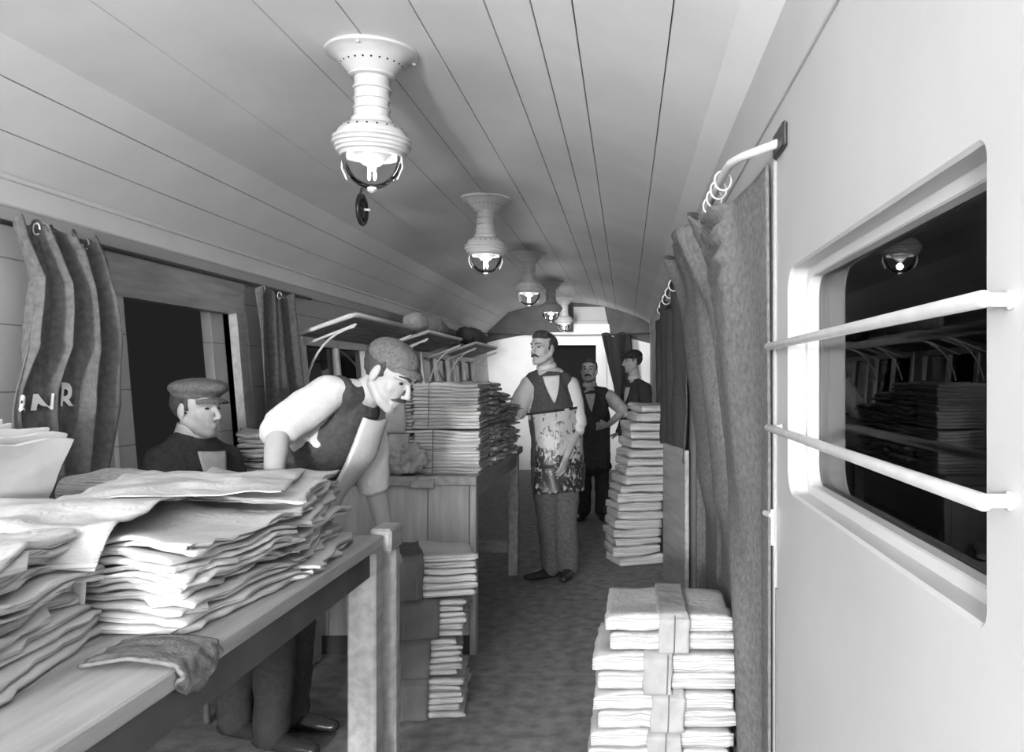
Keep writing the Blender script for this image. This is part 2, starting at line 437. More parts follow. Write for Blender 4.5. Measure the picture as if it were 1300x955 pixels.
# the doorway recess behind the right curtain: closed outer door leaf
b = MB(); b.box(.62, .66, 2.10, 4.5, 0, 1.95); b.box(XR+.06, .62, 2.10, 2.16, 0, 1.95); b.box(XR+.06, .62, 4.42, 4.48, 0, 1.95); b.box(XR+.06, .62, 2.1, 4.48, 1.93, 1.97)
struct(b.build('door_2', 'darkwood'))
# window_1 frame and pane
r = bpy.data.objects.new('window_1', None); C.objects.link(r); r.location = (XR, 1.4, WZ0); struct(r); o = r.location
b = MB()
l0 = inner; l1 = rrect(WY0+.004, WY1-.004, WZ0+.004, WZ1-.004, .058); l2 = rrect(WY0+.02, WY1-.02, WZ0+.02, WZ1-.02, .05)
ringpanel(b, l0, XR, l1, XR+.006); ringpanel(b, l1, XR+.006, l1, XR+.038); ringpanel(b, l1, XR+.038, l2, XR+.040)
l3 = rrect(WY0+.022, WY1-.022, WZ0+.022, WZ1-.022, .048); ringpanel(b, l2, XR+.040, l3, XR+.044); ringpanel(b, l3, XR+.044, l3, XR+.066)
b.build('window_frame', 'framepaint', r, o=o)
b = MB(); b.box(XR+.064, XR+.067, WY0, WY1, WZ0, WZ1); b.build('window_pane', 'pane', r, o=o)
# sash bar outside and the raised inner sash line
b = MB(); b.box(XR+.075, XR+.09, WY0, WY1, CAMZ-.085, CAMZ-.075); b.box(XR+.075, XR+.09, 1.33, 1.36, WZ0, CAMZ-.08)
b.build('sash_bar', 'darkwood', r, o=o)
# edge beading beyond the window
b = MB(); b.tube([(XR-.002, 2.075, .02), (XR-.002, 2.075, CAMZ+.52)], .007, 8); struct(b.build('trim_4', 'bead', smooth=True))
b = MB(); b.box(XR-.006, XR, 2.055, 2.062, 0, .9); struct(b.build('trim_5', 'groove'))
# front wall behind the camera
struct(MB().box(-2.3, .5, Y0-.06, Y0, 0, 2.6).build('wall_front', 'wall'))
# end wall
EY = 13.2
b = MB()
def arch(x): t = (x+.9)/1.25; return CAMZ+.70-.17*t*t
def endpoly(b, x0, x1, zlo, ztop, y, mi=0, n=10, th=.05):
    for i in range(n):
        a, c = x0+(x1-x0)*i/n, x0+(x1-x0)*(i+1)/n
        za, zb = (ztop(a), ztop(c)) if callable(ztop) else (ztop, ztop)
        la, lb = (zlo(a), zlo(c)) if callable(zlo) else (zlo, zlo)
        b.hexa([(a,y,la),(c,y,lb),(c,y+th,lb),(a,y+th,la),(a,y,za),(c,y,zb),(c,y+th,zb),(a,y+th,za)], mi)
DX0, DX1, DZ = -1.16, -.46, CAMZ+.50
endpoly(b, XL-.02, DX0, 0, arch, EY); endpoly(b, DX1, XR+.02, 0, arch, EY); endpoly(b, DX0, DX1, DZ, arch, EY)
endpoly(b, XL-.02, XR+.02, arch, 2.62, EY, 1)
struct(b.build('wall_back', ['endwhite','dark']))
b = MB(); b.box(DX0-.05, DX0, EY-.03, EY, 0, DZ+.05); b.box(DX1, DX1+.16, EY-.03, EY, 0, DZ+.05); b.box(DX0, DX1, EY-.03, EY, DZ, DZ+.05)
b.box(DX0-.1, DX1+.1, EY+.6, EY+.64, 0, 2.1, 1)
struct(b.build('door_3', ['endwhite','night']))
b = MB()
b.hexa([(-.80,EY-.04,CAMZ+.80),(-.27,EY-.04,CAMZ+.80),(-.27,EY,CAMZ+.80),(-.80,EY,CAMZ+.80),(-.80,EY-.04,CAMZ+1.08),(-.33,EY-.04,CAMZ+1.08),(-.33,EY,CAMZ+1.08),(-.80,EY,CAMZ+1.08)])
b.hexa([(-.80,EY-.05,CAMZ+.66),(-.24,EY-.05,CAMZ+.66),(-.24,EY,CAMZ+.66),(-.80,EY,CAMZ+.66),(-.80,EY-.05,CAMZ+.82),(-.26,EY-.05,CAMZ+.82),(-.26,EY,CAMZ+.82),(-.80,EY,CAMZ+.82)],1)
struct(b.build('trim_6', ['leftwall','endwhite']))

# ------------------------------------------------------------------ ceiling lamps
def make_lamp():
    t = thing('ceiling_lamp', '', 'lamp', (0,0,0), 0, 'white ventilated ceiling lamps down the middle of the carriage')
    b = MB()
    b.lathe([(.0,0),(.155,0),(.160,-.006),(.158,-.013),(.150,-.017),(.140,-.020),(.132,-.028),(.120,-.034),(.112,-.045),(.098,-.060),(.084,-.078),(.078,-.084),(.078,-.092),(.070,-.096),(.0,-.096)], 40)
    for k in range(24):
        a = 2*PI*k/24; r = .1055; c = V((r*math.cos(a), r*math.sin(a), -.0525)); nrm = V((math.cos(a), math.sin(a), -1)).normalized()
        u = V((-math.sin(a), math.cos(a), 0)); w = nrm.cross(u); c += nrm*.0012
        b.add([c+u*(.004*math.cos(q*PI/4))+w*(.004*math.sin(q*PI/4)) for q in range(8)], [tuple(range(8))], 1)
    for k in range(3):
        a = 2*PI*k/3+.5; b.ell((.148*math.cos(a), .148*math.sin(a), -.02), (.008,.008,.006), n=8, m=6)
    sharp(b.build('flange', ['enamel','hole'], t, True))
    b = MB()
    b.lathe([(.060,-.09),(.060,-.128),(.066,-.130),(.067,-.138),(.060,-.140),(.059,-.168),(.065,-.170),(.065,-.175),(.059,-.177),(.059,-.200),(.065,-.202),(.065,-.208),(.060,-.210),(.061,-.236),(.071,-.240),(.073,-.250),(.071,-.260),(.064,-.264)], 32)
    sharp(b.build('column', 'enamel', t, True))
    b = MB()
    b.lathe([(.055,-.258),(.085,-.262),(.105,-.272),(.118,-.288),(.121,-.303),(.124,-.306),(.134,-.309),(.136,-.318),(.128,-.322),(.136,-.326),(.136,-.335),(.127,-.338),(.129,-.348),(.122,-.352),(.120,-.360),(.110,-.364),(.106,-.372),(.09,-.374),(.09,-.36),(.0,-.35)], 40)
    for k in range(22):
        a = 2*PI*k/22; r = .1155; c = V((r*math.cos(a), r*math.sin(a), -.2835)); nrm = V((math.cos(a), math.sin(a), .9)).normalized()
        nrm = V((math.cos(a), math.sin(a), .6)).normalized()
        u = V((-math.sin(a), math.cos(a), 0)); w = nrm.cross(u); c += nrm*.0022
        b.add([c+u*(.0042*math.cos(q*PI/4))+w*(.0042*math.sin(q*PI/4)) for q in range(8)], [tuple(range(8))], 1)
    sharp(b.build('gallery', ['enamel','hole'], t, True))
    b = MB()
    pr = [(.104*math.cos(a), -.372-.112*math.sin(a)) for a in [i*PI/2/12 for i in range(13)]]
    pr[-1] = (.0005, -.484); b.lathe(pr, 36)
    g = b.build('glass_bowl', 'bowl', t, True)
    b = MB(); b.lathe([(.016,-.484),(.017,-.49),(.010,-.497),(.0005,-.50)], 14); b.build('bowl_knob', 'metal', g, True)
    for sx in (-1,1):
        b = MB(); b.tube([(sx*.104,0,-.37),(sx*.108,0,-.41),(sx*.09,0,-.45)], .003, 6); b.build('bowl_wire', 'metal', g, True)
    b = MB(); b.lathe([(.075,-.352),(.045,-.385),(.030,-.40),(.016,-.405),(.015,-.42),(.0005,-.421)], 20); b.build('reflector', 'metal', t, True)
    b = MB()
    for dx in (-.010, .010): b.ell((dx,0,-.437), (.006,.006,.019), n=10, m=8)
    b.build('flame', 'flame', t, True)
    return t
lampY = [3.05, 5.52, 7.97, 10.3, 12.45]
lab = ['largest white lamp at the front of the ceiling row, glass bowl lit', 'white enamelled ceiling lamp hanging next beyond the largest one',
       'middle lamp of the ceiling row, white with lit glass bowl', 'small white ceiling lamp just beyond the middle one',
       'smallest and farthest lamp of the ceiling row before the end wall']
lamp0 = make_lamp()
def dup(r0):
    r = r0.copy(); C.objects.link(r)
    for ch in list(r0.children):
        c = ch.copy(); C.objects.link(c); c.parent = r
        for g in list(ch.children):
            d = g.copy(); C.objects.link(d); d.parent = c
    return r
LX = -.895
for i, y in enumerate(lampY):
    t = lamp0 if i == 0 else dup(lamp0)
    t.location = (LX, y, zc(LX)); t.rotation_euler = (0,0,.3*i); t['label'] = lab[i]
    l = bpy.data.lights.new('lamp_flame_light', 'POINT'); l.energy = LAMPW if 'LAMPW' in globals() else 3; l.shadow_soft_size = .02
    lo = bpy.data.objects.new('lamp_flame_light', l); C.objects.link(lo); lo.location = (LX, y, zc(LX)-.44)
# ventilator wheel
t = thing('ventilator_wheel', 'small dark spoked wheel hanging from the ceiling board behind the largest lamp', 'wheel', (-1.5,4.92,zc(-1.5)))
o = t.location; b = MB(); c = V((-1.5,4.92,zc(-1.5)-.125)); ringp = []
for k in range(25): a = 2*PI*k/24; ringp.append(c+V((0, .08*math.cos(a), .08*math.sin(a))))
b.tube(ringp, .014, 8); b.build('rim', 'darkmetal', t, True, o=o)
b = MB()
for k in range(6): a = PI*k/3; b.tube([c, c+V((0,.08*math.cos(a),.08*math.sin(a)))], .010, 6)
b.ell(c, (.014,.05,.05)); b.build('spokes', 'darkmetal', t, True, o=o)
b = MB(); b.tube([c+V((-.02,0,0)), c+V((.035,0,0))], .008, 8); b.ell(c+V((.04,0,0)), (.011,.011,.011)); b.build('hub_pin', 'metal', t, True, o=o)
b = MB(); b.tube([c+V((-.01,0,.0)), c+V((-.012,0,.08)), V((-1.5,4.92,zc(-1.5)+.002))], .007, 8); b.build('hanger', 'darkmetal', t, True, o=o)

# ------------------------------------------------------------------ guard rails on the right window
for nm, zz, label in (('guard_rail', CAMZ+.073, 'upper of two pale round rails across the right window'), ('guard_rail', CAMZ-.115, 'lower of two pale round rails across the right window')):
    t = thing(nm, label, 'rail', (XR, 1.4, zz), 0, 'rails across the right window'); o = t.location
    b = MB(); x = XR-.03
    b.tube([(x, .80, zz), (x, 1.4, zz), (x, 2.015, zz)], .0085, 14); b.build('bar', 'metal', t, True, o=o)
    for y in (.81, 2.005):
        b = MB(); b.tube([(XR+.0, y, zz), (x, y, zz)], .007, 10); b.lathe([(.0005,0),(.0095,0),(.0095,.004),(.0005,.004)], 12)
        n = 12*4
        for v in b.v[-n:]: v.xyz = (XR-.004+v.z, y+v.x, zz+v.y)
        b.build('bracket', 'metal', t, True, o=o)
# latch
t = MB(); t.tube([(XR-.012, 2.08, CAMZ-.33), (XR-.02, 2.12, CAMZ-.33)], .007, 8); t.box(XR-.014, XR-.006, 2.070, 2.080, CAMZ-.40, CAMZ-.315)
tag(t.build('door_latch', 'metal', o=(XR-.01,2.07,CAMZ-.43)), 'small metal latch on the wall edge beside the big curtain', 'latch')

# ------------------------------------------------------------------ curtains
def nz(x, y=0, z=0): return noise.noise(V((x, y, z)))
def cloth(name, fn, nu, nv, m, parent, o, th=.006, sub=1):
    b = MB(); b.grid(fn, nu, nv); ob = b.build(name, m, parent, True, o=o)
    s = ob.modifiers.new('thick', 'SOLIDIFY'); s.thickness = th; s.offset = 0
    if sub: s = ob.modifiers.new('sub', 'SUBSURF'); s.levels = sub; s.render_levels = sub
    return ob
def lerp(a, b, t): return a+(b-a)*t
def interp(tab, t):
    for i in range(len(tab)-1):
        if t <= tab[i+1][0]:
            k = (t-tab[i][0])/(tab[i+1][0]-tab[i][0]); k = k*k*(3-2*k)
            return [lerp(a, b, k) for a, b in zip(tab[i][1:], tab[i+1][1:])]
    return list(tab[-1][1:])
# near left curtain with lettering; rows: z, near y, far y
CT = [(0, 1.935, 2.88, 3.34), (.06, 1.87, 2.90, 3.38), (.16, 1.75, 2.96, 3.39), (.35, 1.52, 2.87, 3.41), (.55, 1.30, 2.79, 3.38), (.75, 1.00, 2.77, 3.22), (1, .35, 2.78, 3.12)]
def lc(u, v):
    z, ya, yb = interp(CT, v)
    gather = 1-min(1, v/.25)
    ph = 3.1*2*PI*u + .9*math.sin(3*v+1) + gather*1.2
    fold = .036*math.sin(ph)+.018*math.sin(2.3*ph+1+2*v)+.02*nz(u*5, v*3)
    if u < .72: fold *= 1-.8*min(1, (.72-u)/.12)*max(0, min(1, 1.6-abs(v-.54)/.10))
    x = max(XL+.05, xl(z)+.09) + fold*(1-.3*gather)
    y = lerp(ya, yb, u)+.02*math.sin(ph+1.2)*(1-gather)
    if v < .05: z += .018*math.sin(9*PI*u)
    return V((x, y, z))
t = thing('curtain', 'dark curtain with white painted letters gathered at the far left', 'curtain', (XL+.09, 3.15, .35)); o = t.location
cl = cloth('drape', lc, 90, 60, 'curtain', t, o)
def lettering(txt, u0, v0, du, dv, parent, o):
    cu = bpy.data.curves.new('letter', 'FONT'); cu.body = txt; cu.size = 1; cu.offset = .025
    ob = bpy.data.objects.new('letter', cu); C.objects.link(ob)
    dg = bpy.context.evaluated_depsgraph_get(); me = bpy.data.meshes.new_from_object(ob.evaluated_get(dg))
    bpy.data.objects.remove(ob)
    import bmesh
    bm = bmesh.new(); bm.from_mesh(me)
    bmesh.ops.triangulate(bm, faces=bm.faces); 
    for _ in range(3):
        bmesh.ops.subdivide_edges(bm, edges=[e for e in bm.edges if e.calc_length() > .08], cuts=1)
        bmesh.ops.triangulate(bm, faces=bm.faces)
    for v in bm.verts:
        u, w = u0+v.co.x*du, v0-v.co.y*dv
        p = lc(u, w); pu = lc(u+.005, w)-p; pv = lc(u, w+.005)-p
        n = -(pu.cross(pv).normalized())
        v.co = p+n*.011-V(o)
    me2 = bpy.data.meshes.new('letter'); bm.to_mesh(me2); bm.free(); me2.materials.append(M['ink'])
    ob = bpy.data.objects.new('letter', me2); C.objects.link(ob); ob.parent = parent; return ob
lettering('&', .02, .57, .17, .11, cl, o)
lettering('N', .20, .57, .18, .11, cl, o)
lettering('R', .455, .545, .17, .11, cl, o)
for u in (.2, .85):
    b = MB(); p = lc(u, .02); pts = [p+V((.02+.012*math.cos(a), 0, .005+.02*math.sin(a))) for a in [k*2*PI/12 for k in range(11)]]
    b.tube(pts, .003, 6); b.build('curtain_ring', 'metal', t, True, o=o)
# left rod
t = MB(); t.tube([(XL+.045, Y0+.1, 1.925), (XL+.045, 5.75, 1.925)], .010, 10)
tag(t.build('curtain_rod', 'darkmetal', smooth=True, o=(XL+.045,2,1.925)), 'long dark curtain rod under the cornice on the left wall', 'rod')
# second left curtain
def lc2(u, v):
    z = lerp(1.90, .5, v); ya, yb = lerp(4.80, 4.72, min(1, v*1.2)), lerp(5.32, 5.44, min(1, v*1.5))
    ph = 2.5*2*PI*u+.6*math.sin(4*v); g = 1-min(1, v/.12)
    x = xl(z)+.075+.028*math.sin(ph)+.012*math.sin(2.2*ph+2*v)
    return V((max(x, XL+.04), lerp(ya, yb, u), z+(.02*math.sin(7*PI*u) if v < .04 else 0)))
t = thing('curtain', 'dark narrow curtain just right of the wooden door post', 'curtain', (XL+.1, 5.05, .5)); o = t.location
cloth('drape', lc2, 60, 40, 'curtain', t, o)
for u in (.3, .5):
    b = MB(); p = lc2(u, 0); pts = [p+V((.02+.012*math.cos(a), 0, .002+.02*math.sin(a))) for a in [k*2*PI/12 for k in range(11)]]
    b.tube(pts, .0025, 6); b.build('curtain_ring', 'metal', t, True, o=o)
# right big curtain, hung from a bent rod
RX, RZ = .250, CAMZ+.53
t = thing('curtain_rod', 'bent metal curtain rod bracketed off the right wall above the big curtain', 'rod', (XR, 2.03, RZ)); o = t.location
b = MB(); b.tube([(XR-.002,2.0,RZ+.015),(XR-.03,2.02,RZ+.008),(XR-.08,2.07,RZ),(RX+.006,2.12,RZ-.004),(RX,2.18,RZ-.008),(RX-.002,2.6,RZ-.01),(RX-.002,4.4,RZ-.01),(XR,4.46,RZ-.01)], .0105, 12)
b.build('bar', 'metal', t, True, o=o)
b = MB(); b.bbox(XR-.012, XR, 1.93, 2.06, RZ-.012, RZ+.045, .004); b.build('wall_plate', 'darkmetal', t, o=o)
def rc(u, v):
    # u from near (0) to far (1)
    y = lerp(2.10, 4.28, u)
    g = 1-min(1, v/.16)
    if u < .30: topz = RZ-.012-.035*math.sin(PI*u/.30)
    else: topz = RZ-.02+.06*min(1, (u-.30)/.15)+.022*math.sin(34*u)
    z = lerp(topz, .03, v)
    drop = max(0, (1.45-z)/1.45)
    near = min(1, u/.16)
    xb = lerp(XR-.016, RX+.01, near) + (.075*min(1, v*2.2)+.06*drop)*near
    ph = 2*PI*(3.0*u+.25*math.sin(2.6*v))
    amp = lerp(.016, .034, min(1, v*1.6))*(.15+.85*near)
    x = xb+amp*math.sin(ph)+.008*math.sin(3.1*ph+3*v)*g*near+.008*nz(u*6, v*4, 3)*near
    uc = lerp(.62, .20, min(1, v*1.5)**.7)
    x += .085*math.exp(-((u-uc-.05)/.05)**2)*min(1, v*3)
    x -= .035*math.exp(-((u-uc+.03)/.05)**2)*min(1, v*3)*near
    if u >= .30: x = x-.045*math.exp(-(v/.06)**2)*min(1, (u-.3)/.1)+.022*g*math.sin(46*u+6*v)
    y += .02*math.sin(ph+1)*near+.018*g*math.sin(31*u)*near
    x += .022*math.exp(-((u-.22)/.10)**2)*math.exp(-(v/.12)**2)*math.sin(90*z+30*u)*near
    if z < .7: x = max(x, .385) if u > .22 else x
    elif z < .95 and u > .22: x = max(x, lerp(.385, x, (z-.7)/.25))
    if z > 1.88 or u < .05 or u > .96: x = min(x, XR-.012)
    return V((x, y, z))
t = thing('curtain', 'tall grey curtain hanging from the bent rod beside the right window', 'curtain', (.33, 3.2, .03)); o = t.location
cloth('drape', rc, 150, 90, 'curtain_mid', t, o, .006, 0)
for k in range(4):
    y = 2.24+k*.11
    b = MB(); pts = [V((RX+.022*math.cos(a), y+.003*math.sin(a), RZ-.014+.026*math.sin(a)-.006)) for a in [i*2*PI/12 for i in range(13)]]
    b.tube(pts, .003, 6); b.build('curtain_ring', 'metal', t, True, o=o)
# dark short curtain further down the right side
def rc2(u, v):
    y = lerp(4.75, 7.0, u); top = CAMZ+.50; z = lerp(top, CAMZ-.47, v)
    ph = 2*PI*4*u
    x = .285+.03*math.sin(ph+.8*math.sin(3*v))+.012*nz(u*9, v*5, 7)
    x += .025*(1-u)-.02*u
    if v < .1: z += .05*math.sin(12*u)*(1-v/.1)
    return V((min(x, XR-.012), y+.02*math.cos(ph), z))
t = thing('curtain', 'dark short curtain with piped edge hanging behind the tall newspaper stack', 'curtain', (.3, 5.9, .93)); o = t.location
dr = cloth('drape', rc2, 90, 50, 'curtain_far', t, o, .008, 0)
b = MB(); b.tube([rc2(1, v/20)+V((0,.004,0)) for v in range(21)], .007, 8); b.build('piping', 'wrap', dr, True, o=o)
for k in range(5):
    y = 4.95+k*.45; b = MB(); c = V((.27, y, CAMZ+.53)); b.tube([c+V((.028*math.cos(a), 0, .034*math.sin(a))) for a in [i*2*PI/12+.9 for i in range(10)]], .0045, 6)
    b.build('curtain_ring', 'metal', t, True, o=o)
t = MB(); t.tube([(XR,4.7,CAMZ+.56),(.27,4.75,CAMZ+.56),(.27,7.2,CAMZ+.56),(XR,7.25,CAMZ+.56)], .009, 10)
tag(t.build('curtain_rod', 'darkmetal', smooth=True, o=(.27,6,CAMZ+.56)), 'dark curtain rod above the short dark curtain on the right', 'rod')
# pale board leaning by the tall stack
b = MB(); R = Matrix.Rotation(.02, 3, 'Y')
b.bbox(-.012, .012, -.28, .28, 0, 1.0, .004); ob = b.build('wooden_board', 'wood', o=(0,0,0)); ob.location = (.285, 5.02, .003); ob.rotation_euler = (0,0,math.radians(10)); 
tag(ob, 'upright pale board between tall newspaper stack and big curtain', 'board')
# cloth hung at the end wall
def coat(u, v):
    x = lerp(-.36+.22*v, .06+.06*v, u); z = lerp(CAMZ+.66, CAMZ-.35, v)
    return V((x, 12.9+.05*math.sin(9*u+2*v)+.02*nz(u*4, v*4), z-(.05 if v < .05 and .25 < u < .45 else 0)+.02*math.sin(11*u)*(v < .1)))
ob = cloth('hanging_coat', coat, 40, 40, 'dcap', None, (-.1,12.9,CAMZ-.3), .03, 0)
tag(ob, 'black coat hanging in front of the white end wall', 'coat')
b = MB(); b.tube([V((lerp(XL, XR, i/10), 12.86, CAMZ+.665-.03*math.sin(PI*i/10))) for i in range(11)], .008, 6)
tag(b.build('cord', 'darkmetal', smooth=True, o=(-.9,12.86,2.04)), 'thin dark cord stretched across the end wall', 'cord')

# ------------------------------------------------------------------ racks on the left wall
def rack(y0, y1, label):
    t = thing('wall_rack', label, 'rack', (xl(1.65), y0, CAMZ+.26), 0, 'slanting racks on the left wall'); o = t.location
    xo = -1.755
    def pt(k, y, dz=0): return V((lerp(xl(1.68)+.005, xo, k), y, lerp(CAMZ+.285, CAMZ+.405, k)+dz))
    b = MB(); nb = 7
    for i in range(nb):
        k0, k1 = i/nb+.01, (i+1)/nb-.01
        c = [pt(k0,y0,-.012), pt(k1,y0,-.012), pt(k1,y1,-.012), pt(k0,y1,-.012), pt(k0,y0), pt(k1,y0), pt(k1,y1), pt(k0,y1)]; b.hexa(c)
    b.build('slats', 'wood', t, o=o)
    b = MB(); b.tube([pt(0,y0), pt(.9,y0,.008), pt(1,y0+.03,.008), pt(1,y1-.03,.008), pt(.9,y1,.008), pt(0,y1)], .015, 8); b.build('edge_rail', 'white', t, True, o=o)
    for y in (y0+.04, y1-.06):
        b = MB(); b.tube([pt(0,y,-.075), pt(.98,y,-.055)], .009, 8); b.build('arm', 'white', t, True, o=o)
        b = MB(); pts = []
        A, B, Cc = pt(.95,y,-.065), V((xo-.26, y, CAMZ+.27)), V((xl(1.35)+.01, y, CAMZ-.02))
        for i in range(9): q = i/8; pts.append(A*(1-q)**2+B*2*q*(1-q)+Cc*q*q)
        b.tube(pts, .008, 8); b.build('bracket', 'white', t, True, o=o)
rack(5.60, 7.15, 'slatted rack on curved white brackets, nearest one behind the leaning man')
rack(7.65, 9.25, 'slatted wall rack above the far table, middle of three')
rack(10.1, 11.8, 'slatted wall rack farthest from the near curtain')

# ------------------------------------------------------------------ newspapers
rnd = random.Random(7)
def wad_mesh(name, W, D, H, n, seed, jit=.008, fan=0, curl=.01, mats='paper', sag=.0, nu=10, nv=10, crumple=.004, ragged=.006, rnd_=.75):
    """a wad of folded papers: n folded sections one upon the other, rounded at the fold (-x side), ragged at the other"""
    r = random.Random(seed); b = MB(); h = H/n
    for i in range(n):
        dx, dy, rz = r.uniform(-jit, jit), r.uniform(-jit, jit), r.uniform(-.02, .02)*(1+fan)
        w, d = W/2*(1+r.uniform(-.015,.015)), D/2*(1+r.uniform(-.015,.015))
        cs, sn = math.cos(rz), math.sin(rz); s1 = r.uniform(0, 90)
        def top(u, v, up):
            x, y = (2*u-1)*w, (2*v-1)*d
            eu = 1-abs(2*u-1); ev = 1-abs(2*v-1); e = min(eu, ev)
            z = h*i + (h*.96 if up else h*.03)
            x += dx; y += dy
            if u > .99 or u < .01: x += ragged*nz(v*11+s1, i*3.1)*(1 if u > .5 else .5); y += 0
            if v > .99 or v < .01: y += ragged*nz(u*11+s1, i*2.3+9)
            mid = h*(i+.5)
            if e < .12:   # rounded fold edge
                k = (1-e/.12); z = mid+(z-mid)*math.sqrt(max(.04, 1-k*k*rnd_))
            S, wi = divmod(seed, 31); hh = z+(wi*H if seed > 300 else 0); edge = max(0, 1-e/.35)
            sg = crumple*nz(x*9+S, y*9, hh*14)*(.7+.9*edge)+curl*nz(x*4+S, y*4, 5+hh*2)+.25*crumple*nz(x*22+s1, y*22, i)*edge
            z2 = z+sg*min(1, hh/.07)
            X, Y = x*cs-y*sn, x*sn+y*cs
            return V((X, Y, max(z2, .0005+(.001 if up else 0))))
        vs = []
        us = [0,.03,.1]+[.1+.8*k/(nu-2) for k in range(1, nu-2)]+[.9,.97,1]
        vvs = [0,.03,.1]+[.1+.8*k/(nv-2) for k in range(1, nv-2)]+[.9,.97,1]
        A, B = len(us), len(vvs)
        for up in (0, 1):
            for v in vvs:
                for u in us: vs.append(top(u, v, up))
        fs = []; O = A*B
        for j in range(B-1):
            for k in range(A-1):
                a = j*A+k; fs.append((a, a+A, a+A+1, a+1)); fs.append((O+a, O+a+1, O+a+A+1, O+a+A))
        for k in range(A-1):
            fs.append((k, k+1, O+k+1, O+k)); a = (B-1)*A+k; fs.append((a+1, a, O+a, O+a+1))
        for j in range(B-1):
            a = j*A; fs.append((a+A, a, O+a, O+a+A)); a = j*A+A-1; fs.append((a, a+A, O+a+A, O+a))
        b.add(vs, fs)
    me_ob = b.build(name, mats, smooth=True)
    return me_ob
ORD = ['topmost','second from the top','third from the top','fourth from the top','fifth from the top','sixth from the top','seventh from the top','eighth from the top','ninth from the top','tenth from the top','eleventh from the top','twelfth from the top','thirteenth from the top','fourteenth from the top','fifteenth from the top','sixteenth from the top','seventeenth from the top','eighteenth from the top','nineteenth from the top','twentieth from the top']
def pile(x, y, z, W, D, hs, rz, desc, group, seed, lean=(0,0), jit=.012, rj=.06, mats='paper', n=3, tilt=(0,0), **kw):
    """separate wads stacked up; label = desc + order"""
    r = random.Random(seed); zz = z; N = len(hs); out = []
    for i, h in enumerate(hs):
        m = mats if isinstance(mats, str) else mats[i % len(mats)]
        o = wad_mesh('newspaper_wad', W*(1+r.uniform(-.05,.04)), D*(1+r.uniform(-.05,.04)), h, n, seed*31+i, mats=m, **kw)
        o.location = (x+lean[0]*i+r.uniform(-jit,jit), y+lean[1]*i+r.uniform(-jit,jit), zz)
        o.rotation_euler = (tilt[0]*i/N, tilt[1]*i/N, rz+r.uniform(-rj, rj))
        tag(o, desc+', '+ORD[N-1-i], 'newspapers', group)
        zz += h+.001; out.append(o)
    return out
TZ = .92
# near table piles
pile(-.975, 1.85, TZ, .34, .47, [.034,.028,.03,.026,.030,.022], -.10, 'folded newspapers in the frontmost pile at the table edge', 'newspapers piled at the near table edge', 11, rj=.09, jit=.016, n=2, curl=.028, ragged=.03, crumple=.014, tilt=(0,.05), lean=(.003,0))
pile(-.975, 2.32, TZ, .36, .44, [.03,.026,.034,.028,.03,.026,.03], .10, 'folded newspapers in the table corner pile before the leaning man', 'newspapers piled at the table corner', 23, rj=.09, jit=.018, n=2, curl=.028, ragged=.03, crumple=.014, tilt=(.02,.06), lean=(-.005,0))
pile(-1.13, 1.36, TZ, .36, .46, [.034,.03,.036,.03,.03,.026], .14, 'thick folded newspapers in the lower left corner pile', 'newspapers in the lower left pile', 37, rj=.08, jit=.018, n=2, curl=.03, ragged=.03, crumple=.02, lean=(-.004,0))
pile(-1.37, 1.88, TZ, .38, .46, [.04,.04,.036,.034,.036], .05, 'folded newspapers in the back row beside the frontmost edge pile', 'newspapers in the back row', 41, n=3, curl=.03, crumple=.012)
pile(-1.37, 2.31, TZ, .36, .36, [.025,.025,.022,.022,.02], -.08, 'folded newspapers in the back row before the seated man', 'newspapers in the back row', 43, n=3, curl=.03, crumple=.012)
pile(-1.56, 1.40, TZ, .36, .46, [.05,.05,.05], .03, 'folded newspapers at the far left of the near table', 'newspapers at far left', 47, n=3, curl=.02)
pile(-1.74, 2.05, TZ, .28, .5, [.05,.05,.045], .0, 'folded newspapers under the upright fan', 'newspapers against the wall', 49, n=3, curl=.02)
# loose sheets lying over the piles
def sheet(x, y, z, W, D, rz, seed, label, droop=.05, m='paper2'):
    def fn(u, v):
        X, Y = (u-.5)*W, (v-.5)*D
        zz = .018*nz(X*6+seed, Y*6)+.008*nz(X*15, Y*15+seed)+.012 - droop*max(0, abs(2*v-1)-.55)**1.5*1.6*(v < .5)
        return V((X, Y, zz))
    b = MB(); b.grid(fn, 36, 36); o = b.build('newspaper_sheet', m, smooth=True)
    s = o.modifiers.new('t', 'SOLIDIFY'); s.thickness = .003; s.offset = 1
    o.location = (x, y, z); o.rotation_euler = (0,0,rz); tag(o, label, 'newspaper', 'loose newspaper sheets on the near table'); return o
sheet(-1.08, 2.18, TZ+.205, .46, .50, .25, 3, 'large open newspaper sheet lying over piles before the seated man', .0, 'paper')
sheet(-1.22, 1.72, TZ+.198, .50, .46, .15, 5, 'open newspaper sheet spread between front edge pile and lower left pile', .14, 'paper')
# hanging sheet between the front piles
def hs(u, v):
    a = V((-1.18, 1.62, TZ+.19)); c = V((-1.00, 1.60, TZ+.185)); e = V((-.985, 1.565, TZ+.005)); d = V((-1.09, 1.56, TZ+.004))
    p = a.lerp(c, u).lerp(d.lerp(e, u), v); return p+V((0, .010*math.sin(PI*v)+.006*nz(u*4, v*4), 0))
b = MB(); b.grid(hs, 16, 16); o = b.build('newspaper_sheet', 'sheetface', smooth=True, o=(-1.08,1.6,TZ)); s = o.modifiers.new('t','SOLIDIFY'); s.thickness = .003
tag(o, 'grey sheet hanging down in the gap between the two front piles', 'newspaper')
